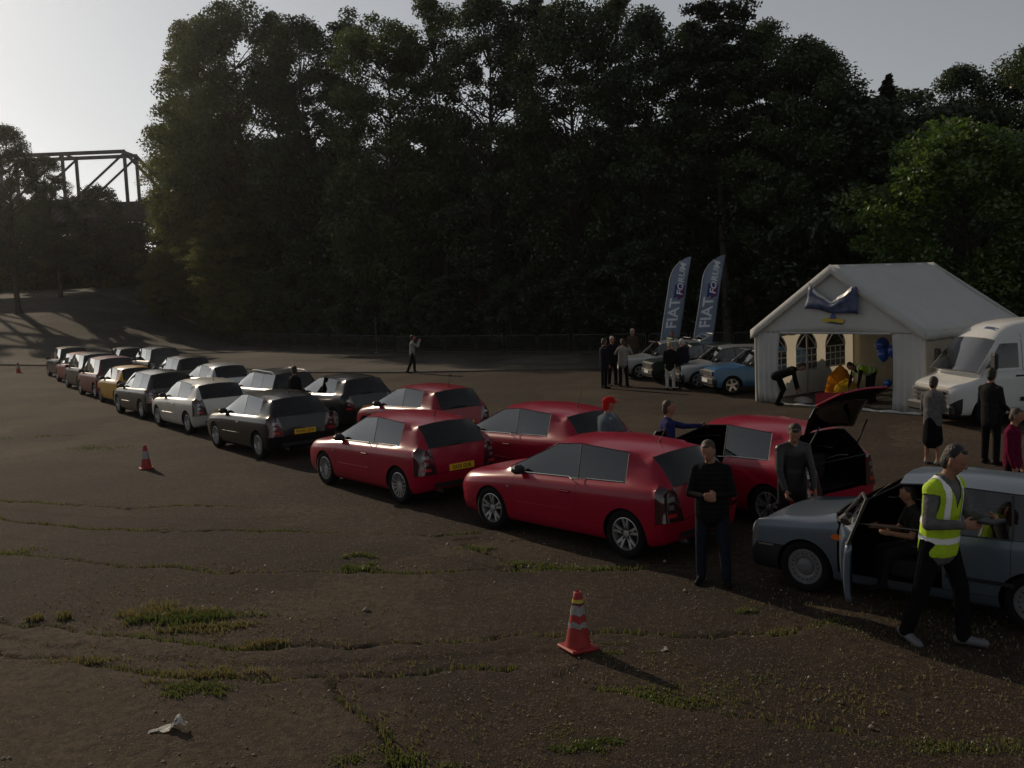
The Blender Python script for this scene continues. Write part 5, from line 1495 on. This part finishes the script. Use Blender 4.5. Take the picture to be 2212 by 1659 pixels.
def _stripe():
    N = C_STRIPE.node_tree.nodes; L = C_STRIPE.node_tree.links; b = N['Principled BSDF']; b.inputs['Roughness'].default_value = .95; b.inputs['Specular IOR Level'].default_value = .06
    tc = N.new('ShaderNodeTexCoord'); wv = N.new('ShaderNodeTexWave'); wv.bands_direction = 'Z'; wv.inputs['Scale'].default_value = 5.5; wv.inputs['Distortion'].default_value = .6
    L.new(tc.outputs['Object'], wv.inputs['Vector']); rp = N.new('ShaderNodeValToRGB')
    rp.color_ramp.elements[0].position = .62; rp.color_ramp.elements[0].color = (.009, .009, .010, 1); rp.color_ramp.elements[1].position = .8; rp.color_ramp.elements[1].color = (.014, .014, .015, 1)
    L.new(wv.outputs['Fac'], rp.inputs[0]); L.new(rp.outputs[0], b.inputs['Base Color'])
_stripe()

M_EYE = mat('eye', (0.05, 0.035, 0.03), 0.3)
class Fig:
    """collects round cones with a label each; skins them into one continuous surface"""
    def __init__(s): s.p = []
    def cone(s, a, b, ra, rb, lab, ks=1.0, kn=1.0, side=None):
        a = Vector(a); b = Vector(b); t = b-a; L_ = t.length; t = t/L_ if L_ > 1e-6 else V3(0, 0, 1)
        sd = Vector(side) if side is not None else (V3(0, 1, 0) if abs(t.y) < .9 else V3(1, 0, 0))
        sd = (sd-t*sd.dot(t)).normalized(); n = t.cross(sd)
        s.p.append((a, t, L_, sd, n, ra, rb, ks, kn, lab))
    def mesh(s, voxel, mats, smooth=3):
        V, F = [], []
        nr, nh = 14, 4
        for a, t, L_, sd, n, ra, rb, ks, kn, lab in s.p:
            prof = [(-ra*math.cos(i*math.pi/2/nh), ra*math.sin(i*math.pi/2/nh)) for i in range(nh+1)]
            k = max(1, int(L_/.06)); prof += [(L_*i/k, ra+(rb-ra)*i/k) for i in range(1, k)]
            prof += [(L_+rb*math.sin(i*math.pi/2/nh), rb*math.cos(i*math.pi/2/nh)) for i in range(nh+1)]
            b0 = len(V)
            for h, r_ in prof:
                r_ = max(r_, 1e-4)
                for j in range(nr):
                    an = 2*math.pi*j/nr; V.append(a+t*h+sd*(r_*ks*math.cos(an))+n*(r_*kn*math.sin(an)))
            m_ = len(prof)
            for i in range(m_-1):
                for j in range(nr):
                    l = (j+1) % nr; F.append((b0+i*nr+j, b0+i*nr+l, b0+(i+1)*nr+l, b0+(i+1)*nr+j))
            F.append(tuple(b0+j for j in range(nr-1, -1, -1))); F.append(tuple(b0+(m_-1)*nr+j for j in range(nr)))
        me = bpy.data.meshes.new('body'); me.from_pydata([tuple(v) for v in V], [], F)
        o = bpy.data.objects.new('body', me); COL.objects.link(o)
        rm = o.modifiers.new('r', 'REMESH'); rm.mode = 'VOXEL'; rm.voxel_size = voxel
        sm = o.modifiers.new('s', 'SMOOTH'); sm.factor = .5; sm.iterations = smooth
        out = eval_mesh(o); bpy.data.objects.remove(o); bpy.data.meshes.remove(me)
        nf = len(out.polygons); c = np.empty(nf*3, np.float32); out.polygons.foreach_get('center', c); c = c.reshape(-1, 3)
        best = np.full(nf, 1e9); lab_ = np.zeros(nf, np.int32)
        for a, t, L_, sd, n, ra, rb, ks, kn, lab in s.p:
            d = c-np.array(a); h = np.clip(d@np.array(t), 0, L_); rr = ra+(rb-ra)*(h/L_ if L_ > 1e-6 else 0)
            e = d-h[:, None]*np.array(t)[None]
            u = (e@np.array(sd))/ks; v = (e@np.array(n))/kn; w_ = e@np.array(t)
            q = np.sqrt(u*u+v*v+w_*w_)-rr
            k = q < best; best[k] = q[k]; lab_[k] = lab
        out.materials.clear()
        for m_ in mats: out.materials.append(m_)
        out.polygons.foreach_set('material_index', lab_)
        out.polygons.foreach_set('use_smooth', np.ones(nf, bool))
        out.update()
        return out, c, lab_

def unit(*a): return Vector(a).normalized()
def person(x, y, face, h, label, top=C_DARK, legs=C_DARK, shoes=C_SHOE, hair=H_DARK, lean=(0, 0, 1), ua=None, fa=None, th=None, sh=None, head=(0, 0), short=False, skirt=None, collar=None, cap=None, bare_legs=False, fine=False, bulk=1.0, jacket=0.0, z=None, shirt=None, vest=False, hips_z=None, group=None, hold=None, extra=None, hat=False):
    """ua/fa: (left, right) upper arm and forearm directions; th/sh: thigh and shin directions. x forward, y left."""
    k = h/1.75
    ua = ua or ((.05, .18, -1), (.05, -.18, -1)); fa = fa or ((.25, .02, -1), (.25, -.02, -1))
    th = th or ((.05, .06, -1), (-.02, -.06, -1)); sh = sh or ((-.04, .02, -1), (-.08, -.02, -1))
    g = Fig(); SK, TOP, LEG, SHO, HAI, SHI = range(6)
    lt = unit(*lean)
    # heights
    hipw = .092*k
    def leg(i):
        sg = (1, -1)[i]; hip = V3(0, sg*hipw, 0); kn = hip+unit(*th[i])*.425*k; an = kn+unit(*sh[i])*.40*k
        return hip, kn, an
    P = [leg(0), leg(1)]
    low = min(q[2].z for q in P)-.085*k
    if hips_z is None: hz_ = -low
    else: hz_ = hips_z
    pel = V3(0, 0, hz_)
    for i in (0, 1):
        hip, kn, an = [q+pel for q in P[i]]
        if bare_legs:
            g.cone(hip, kn, .085*k, .058*k, LEG); g.cone(kn, an, .052*k, .036*k, SK)
        else:
            g.cone(hip, kn, .092*k*bulk, .070*k, LEG); g.cone(kn, an+unit(*sh[i])*.01, .068*k, .060*k, LEG)
        sdir = unit(*sh[i]); fwd = V3(1, (1, -1)[i]*.22, 0); fwd = (fwd-sdir*fwd.dot(sdir)*.85); fwd.normalize()
        if abs(sdir.z) > .6: fwd.z = min(fwd.z, .05) if fwd.z > 0 else fwd.z
        heel = an+sdir*.035*k-fwd*.045*k; toe = an+sdir*.045*k+fwd*.165*k
        g.cone(heel, toe, .044*k, .036*k, SHO, 1.0, .95)
        g.cone(an-sdir*.02*k, an+sdir*.03*k, .046*k, .048*k, SHO if not bare_legs else SK)
    waist = pel+lt*.17*k; chest = pel+lt*.40*k; neck = pel+lt*.535*k
    side = V3(0, 1, 0)
    fr = side.cross(lt).normalized()    # forward, square to the spine
    b_ = bulk
    tp = TOP if jacket else LEG
    g.cone(pel-lt*.02*k, pel+lt*.10*k, .135*k*b_, .135*k*b_, LEG, 1.22, .86, side)
    if jacket: g.cone(pel-lt*jacket*k, waist, .142*k*b_+.008, .138*k*b_+.008, TOP, 1.22, .90, side)
    g.cone(pel+lt*.10*k, chest, .138*k*b_, .150*k*b_, TOP, 1.22, .86, side)
    g.cone(chest, neck-lt*.06*k, .150*k*b_, .105*k, TOP, 1.28, .80, side)
    shl = [neck-lt*.080*k+side*(sg*.168*k) for sg in (1, -1)]
    for q_ in shl: g.cone(neck-lt*.012*k, q_+lt*.004*k, .052*k, .058*k, TOP)
    g.cone(shl[0], shl[1], .066*k*(.5+.5*b_), .066*k*(.5+.5*b_), TOP)
    if shirt is not None: g.cone(chest+fr*.082*k*b_-lt*.10*k, neck-lt*.035*k+fr*.040*k, .040*k, .052*k, SHI, .85, 1.0, side)
    if skirt is not None: g.cone(pel+lt*.05*k, pel-V3(0, 0, skirt*k), .14*k, .175*k, LEG, 1.15, .95, side)
    # head
    hd_yaw, hd_pitch = R(head[0]), R(head[1])
    hf = V3(math.cos(hd_yaw)*math.cos(hd_pitch), math.sin(hd_yaw)*math.cos(hd_pitch), -math.sin(hd_pitch))
    hup = (lt*.45+V3(0, 0, .75)); hup = (hup-hf*hup.dot(hf)).normalized(); hs = hup.cross(hf)
    nb = neck+lt*.05*k+fr*.012*k
    hc = nb+hup*.125*k+hf*.022*k
    g.cone(neck-lt*.05*k, hc-hup*.03*k, .058*k, .052*k, SK)
    g.cone(hc-hup*.025*k, hc+hup*.035*k, .079*k, .086*k, SK, .90, 1.10, hs)          # skull
    g.cone(hc-hup*.085*k+hf*.030*k, hc-hup*.02*k+hf*.030*k, .042*k, .062*k, SK, .95, 1.0, hs)   # jaw
    g.cone(hc+hup*.012*k+hf*.088*k, hc-hup*.026*k+hf*.102*k, .009*k, .015*k, SK)      # nose
    g.cone(hc+hup*.018*k+hf*.083*k+hs*.03*k, hc+hup*.018*k+hf*.083*k-hs*.03*k, .010*k, .010*k, SK)   # brow
    g.cone(hc-hup*.062*k+hf*.082*k+hs*.016*k, hc-hup*.062*k+hf*.082*k-hs*.016*k, .009*k, .009*k, SK)   # lips
    for sg in (1, -1): g.cone(hc+hs*sg*.080*k+hup*.012*k-hf*.004*k, hc+hs*sg*.080*k-hup*.028*k-hf*.002*k, .017*k, .013*k, SK, .6, 1.0, hs)
    g.cone(hc+hup*.045*k-hf*.020*k, hc-hup*.035*k-hf*.042*k, .089*k, .072*k, HAI, .93, 1.0, hs)
    g.cone(hc+hup*.078*k+hf*.030*k, hc+hup*.066*k-hf*.03*k, .046*k, .068*k, HAI, 1.2, .72, hs)
    if hat:
        g.cone(hc+hup*.066*k+hf*.02*k, hc+hup*.055*k-hf*.03*k, .085*k, .088*k, HAI, 1.0, .85, hs)
        g.cone(hc+hup*.052*k+hf*.07*k, hc+hup*.040*k+hf*.155*k, .055*k, .045*k, HAI, 1.15, .18, hs)
    # arms and hands
    hands = []
    for i in (0, 1):
        sg = (1, -1)[i]; s0 = shl[i]; el = s0+unit(*ua[i])*.285*k; wr = el+unit(*fa[i])*.245*k
        slv = SK if short else TOP; r0 = (1.0 if not short else .86)
        g.cone(s0, el, .062*k*(.6+.4*b_), .050*k*r0, TOP if not short else TOP)
        if short:
            g.p.pop(); mid = s0+(el-s0)*.62; g.cone(s0, mid, .062*k, .060*k, TOP); g.cone(mid-(el-s0)*.1, el, .046*k, .042*k, SK)
        g.cone(el, wr, .047*k*r0, .038*k*r0, slv)
        d = unit(*fa[i]); palm_n = (V3(0, -sg, 0)); palm_n = (palm_n-d*palm_n.dot(d))
        palm_n = palm_n.normalized() if palm_n.length > .2 else d.orthogonal().normalized()
        across = d.cross(palm_n).normalized()
        p1 = wr+d*.09*k
        g.cone(wr+d*.005, p1, .026*k, .030*k, SK, 1.35, .62, across)
        for f_ in range(4):
            oy = (f_-1.5)*.0195*k; ln = (.036, .042, .040, .031)[f_]*k
            b0 = p1+across*oy+d*.008*k; b1 = b0+(d*.85+palm_n*.5)*ln; b2 = b1+(d*.45+palm_n*.9).normalized()*ln*.9
            g.cone(b0, b1, .0095*k, .0088*k, SK); g.cone(b1, b2, .0088*k, .0078*k, SK)
        thd = across*(-1 if (d.cross(palm_n)).z < 0 else 1)
        if thd.z < -.2: thd = -thd
        t0 = wr+d*.028*k+thd*.026*k; t1 = t0+(d*.6+thd*.75+palm_n*.35).normalized()*.040*k; t2 = t1+(d*.85+palm_n*.5).normalized()*.032*k
        g.cone(t0, t1, .0125*k, .0105*k, SK); g.cone(t1, t2, .0105*k, .009*k, SK)
        hands.append((p1, d, palm_n))
    if extra: extra(g, dict(pel=pel, waist=waist, chest=chest, neck=neck, fr=fr, side=side, lt=lt, k=k, TOP=TOP, LEG=LEG))
    vox = .0085 if fine else .0145
    me, cen, lab_ = g.mesh(vox, [SKIN, top, legs, shoes, hair, shirt or top], 6 if fine else 2)
    zz = (gz(x, y) if z is None else z)
    e = empty('person', (x, y, zz), R(face)); tag(e, label, 'person', group)
    me.name = 'body'; body = obj('body', me, e)
    # eyes
    for sg in (1, -1):
        b = MB(); c = hc+hf*.078*k+hup*.002*k+hs*sg*.031*k
        b.lathe([(.0005, .005*k), (.006*k, .003*k), (.0085*k, .0*k), (.006*k, -.003*k), (.0005, -.005*k)], 8, 'z', tuple(c)); b.build('eye', M_EYE, e, smooth=True)
    if vest:
        # hi-vis waistcoat: the torso surface pushed outwards, with tape bands on it
        bm = bmesh.new(); bm.from_mesh(me); bm.faces.ensure_lookup_table()
        spine0, sp_t = pel, lt
        def keep(f):
            if f.material_index != TOP: return False
            d = f.calc_center_median()-spine0; hh = d.dot(sp_t)/k
            lat = abs(d.dot(side))/k; front = d.dot(fr)/k
            if hh < -.105 or hh > .55: return False
            for i in (0, 1):
                el_ = shl[i]+unit(*ua[i])*.285*k; ax = (el_-shl[i]).normalized(); dd = f.calc_center_median()-shl[i]; t_ = dd.dot(ax)
                if t_ > .045*k and (dd-ax*t_).length < .072*k and lat > .15: return False
                wr_ = el_+unit(*fa[i])*.245*k; ax = (wr_-el_).normalized(); dd = f.calc_center_median()-el_; t_ = dd.dot(ax)
                if t_ > -.03 and (dd-ax*t_).length < .060*k: return False
            if front > .02 and hh > .30 and lat < (hh-.30)*.40: return False      # V neck
            return True
        bmesh.ops.delete(bm, geom=[f for f in bm.faces if not keep(f)], context='FACES')
        bm.normal_update()
        for v in bm.verts: v.co += v.normal*.012
        vm = bpy.data.meshes.new('waistcoat'); bm.to_mesh(vm)
        vm.materials.clear(); vm.materials.append(C_HIVIS); vm.polygons.foreach_set('material_index', [0]*len(vm.polygons))
        wv = obj('waistcoat', vm, e); so = wv.modifiers.new('t', 'SOLIDIFY'); so.thickness = .004
        def band(fn, nm):
            b2 = bm.copy(); bmesh.ops.delete(b2, geom=[f for f in b2.faces if not fn(f)], context='FACES')
            for v in b2.verts: v.co += v.normal*.004
            m_ = bpy.data.meshes.new(nm); b2.to_mesh(m_); b2.free(); m_.materials.clear(); m_.materials.append(C_REFL); m_.polygons.foreach_set('material_index', [0]*len(m_.polygons))
            if len(m_.polygons): obj(nm, m_, wv)
        def hh(f): return (f.calc_center_median()-spine0).dot(sp_t)/k
        def la(f): return (f.calc_center_median()-spine0).dot(side)/k
        band(lambda f: .15 < hh(f) < .205, 'tape_band'); band(lambda f: .01 < hh(f) < .06, 'tape_band')
        for sg in (1, -1): band(lambda f: hh(f) >= .205 and .075 < sg*la(f) < .125, 'shoulder_tape')
        bm.free()
    if hold == 'camera':
        b = MB(); c = hc+hf*.16*k-hup*.01*k; b.box(tuple(c), (.05, .11, .07), hd_yaw, .008); b.build('held_camera', M_BLACK, e)
        e.children[-1].name = 'camera_body'
    if hold == 'board':
        c = (hands[0][0]+hands[1][0])/2+V3(.06, 0, .02); b = MB(); b.box(tuple(c), (.16, .22, .03), 0, .008); b.build('black_folder', M_BLACK, e)
    return e

FWD_HANDS = dict(ua=((.25, .30, -1), (.25, -.30, -1)), fa=((.75, -.75, .05), (.75, .75, -.05)))
person(2.28, 11.2, -105, 1.75, 'man in dark striped sweater and jeans standing behind the nearest red car', C_STRIPE, C_JEANS, hair=H_BROWN, head=(-18, 25), fine=True, bulk=1.12, jacket=.06, **FWD_HANDS,
       th=((.10, .10, -1), (-.03, -.10, -1)), sh=((-.02, .05, -1), (-.12, -.03, -1)))
person(3.98, 9.02, -56, 1.99, 'man in yellow hi-vis waistcoat walking past the blue-grey car', C_GREY, C_BLACK, shoes=mat('grey_trainer', (0.12, 0.12, 0.13), 0.6), hair=H_DARK, lean=(.10, 0, 1), head=(12, 22), fine=True, vest=True, jacket=.07, hold='board',
       ua=((.35, .22, -1), (.10, -.35, -1)), fa=((1, -.45, .15), (.9, .55, .05)), th=((.30, .06, -1), (-.20, -.07, -1)), sh=((.06, .02, -1), (-.34, -.03, -1)))
person(3.55, 12.35, -85, 1.78, 'man in a shiny dark jacket looking down beside the open boot', mat('leather_jacket', (0.010, 0.009, 0.009), 0.45, bump=0.4, bscale=10), C_DARK, hair=H_DARK, lean=(.14, 0, 1), head=(-15, 38), fine=True, jacket=.08, shirt=C_LGREY, ua=((.30, .15, -1), (.30, -.15, -1)), fa=((.60, -.1, -1), (.60, .1, -1)))
person(1.55, 16.0, 30, 1.74, 'person in a red baseball cap and grey-blue shirt', C_TEAL, C_JEANS, hair=C_REDCAP, hat=True, head=(-15, 5), jacket=.05)
person(2.42, 15.2, -8, 1.74, 'man in a blue jacket pointing to the right', C_BLUE, C_DARK, hair=H_BROWN, head=(0, 0), jacket=.07, shirt=C_PINK, ua=((.95, .12, -.25), (.05, -.25, -1)), fa=((1, -.05, .02), (.5, .2, -.7)))
person(-6.12, 27.3, 55, 1.74, 'person in a black top with white sleeve stripe beside the dark estate car', C_BLACK, C_DARK, hair=H_DARK, head=(40, 5), jacket=.05)
person(-4.58, 45.28, 12, 1.80, 'man in a pale shirt holding a camera to his eye beside the track', C_LGREY, C_BLACK, hair=H_DARK, lean=(.03, 0, 1), hold='camera', jacket=.02, ua=((.75, .30, -.55), (.75, -.30, -.55)), fa=((.45, -.25, 1), (.45, .25, 1)), th=((.18, .04, -1), (-.25, -.05, -1)), sh=((.0, 0, -1), (-.45, 0, -1)))
person(3.30, 34.55, 25, 1.80, 'man in a dark suit, leftmost of the group by the silver boxy car', C_NAVY, C_BLACK, hair=H_BROWN, head=(15, 5), jacket=.16, shirt=C_WHITE)
person(3.70, 35.5, -60, 1.82, 'man in a dark jacket facing the camera, second from left in the group', C_NAVY, C_BLACK, hair=H_GREY, head=(-15, 5), jacket=.1)
person(4.02, 34.8, 75, 1.74, 'person in a pale grey jacket with hands raised to the face in the group', C_LGREY, C_BLACK, hair=H_BROWN, head=(0, 5), jacket=.08, hold='camera', ua=((.65, .45, -.6), (.65, -.45, -.6)), fa=((.5, -.45, 1), (.5, .45, 1)))
person(5.10, 40.6, -70, 1.86, 'white-haired man in a brown jacket over a white shirt', C_BROWN, C_DARK, hair=H_GREY, head=(10, 0), jacket=.14, shirt=C_WHITE, bulk=1.15)
person(5.42, 33.1, 70, 1.66, 'fair-haired person in a black top and white trousers, back turned', C_BLACK, C_WHITE, hair=H_BLOND, head=(-5, 5), jacket=.08)
person(5.88, 33.25, 110, 1.74, 'grey-haired man in a dark suit beside the white trousers', C_NAVY, C_BLACK, hair=H_GREY, head=(20, 0), jacket=.16)
person(5.72, 34.35, -80, 1.44, 'short person facing out between the two by the green car', C_DARK, C_BLACK, hair=H_BROWN, head=(-5, 5), jacket=.05)
person(6.62, 39.75, -90, 1.74, 'person in hi-vis waistcoat behind the silver boxy car', C_DARK, C_DARK, hair=H_BROWN, vest=True, jacket=.03, head=(-10, 20))
person(7.62, 27.75, -15, 1.76, 'person in dark clothes stooping at the left tent wall', C_BLACK, C_BLACK, hair=H_DARK, lean=(1, .05, .35), head=(0, 55), jacket=.05, ua=((.25, .15, -1), (.1, -.15, -1)), fa=((.3, 0, -1), (.2, .05, -1)), th=((.45, .12, -1), (.35, -.12, -1)), sh=((-.45, 0, -1), (-.45, 0, -1)))
p_in = in_tent(2.85, 1.55)
person(p_in.x, p_in.y, 195, 1.72, 'person in hi-vis waistcoat bending down inside the tent', C_DARK, C_JEANS, hair=H_DARK, lean=(1, 0, .22), vest=True, jacket=.02, head=(0, 50), ua=((.3, .15, -1), (.3, -.15, -1)), fa=((.3, 0, -1), (.3, 0, -1)), th=((.15, .1, -1), (.05, -.1, -1)), sh=((-.15, 0, -1), (-.15, 0, -1)), z=.02)
person(7.80, 17.94, 40, 1.66, 'woman in a pale grey jacket and dark skirt near the van', C_GREY, C_BLACK, hair=H_BROWN, head=(-5, 8), jacket=.1, skirt=.42, bare_legs=True, ua=((.15, .2, -1), (.15, -.2, -1)), fa=((.9, -.3, -.1), (.9, .3, -.1)), shoes=C_LGREY)
person(8.78, 17.72, 30, 1.80, 'man in a dark grey jacket standing beside the van', C_DARK, C_BLACK, hair=H_DARK, head=(5, 5), jacket=.12, lean=(-.03, 0, 1), ua=((.1, .2, -1), (.1, -.2, -1)), fa=((.8, -.2, -.35), (.8, .2, -.35)))
person(7.12, 13.75, -40, 1.60, 'person with a pink sleeve at the right frame edge', C_PINK, C_BLACK, hair=H_BROWN, head=(0, 15), shirt=C_BLACK, jacket=.05)
# child on the front seat of the blue-grey car, turned to the open door
a = R(138); cx, cy = ux+math.cos(a)*.06-math.sin(a)*.42, uy+math.sin(a)*.06+math.cos(a)*.42
person(cx, cy, 138+38, 1.45, 'child with bare arms sitting in the open door of the blue-grey car', cmat('child_top', (0.03, 0.028, 0.026)), C_DARK, hair=H_DARK, short=True, fine=True, hips_z=.62, z=gz(cx, cy), lean=(.08, 0, 1), head=(-10, 12), ua=((.35, .2, -1), (.45, -.15, -1)), fa=((.9, -.1, .15), (1, -.05, .12)), th=((1, .12, -.12), (1, -.12, -.12)), sh=((.15, 0, -1), (.1, 0, -1)))
# ------------------------------------------------------------------ haze over the whole place
hb = MB(); hb.box((-10, 75, 14.5), (240, 190, 37))
ho = hb.build('haze', [], None); tag(ho, kind='stuff')
M = bpy.data.materials.new('haze_air'); M.use_nodes = True; N = M.node_tree.nodes; N.clear()
pv = N.new('ShaderNodeVolumePrincipled'); pv.inputs['Color'].default_value = (.95, .96, 1, 1); pv.inputs['Density'].default_value = 0.00014; pv.inputs['Anisotropy'].default_value = 0.78
om = N.new('ShaderNodeOutputMaterial'); M.node_tree.links.new(pv.outputs[0], om.inputs['Volume'])
ho.data.materials.append(M)
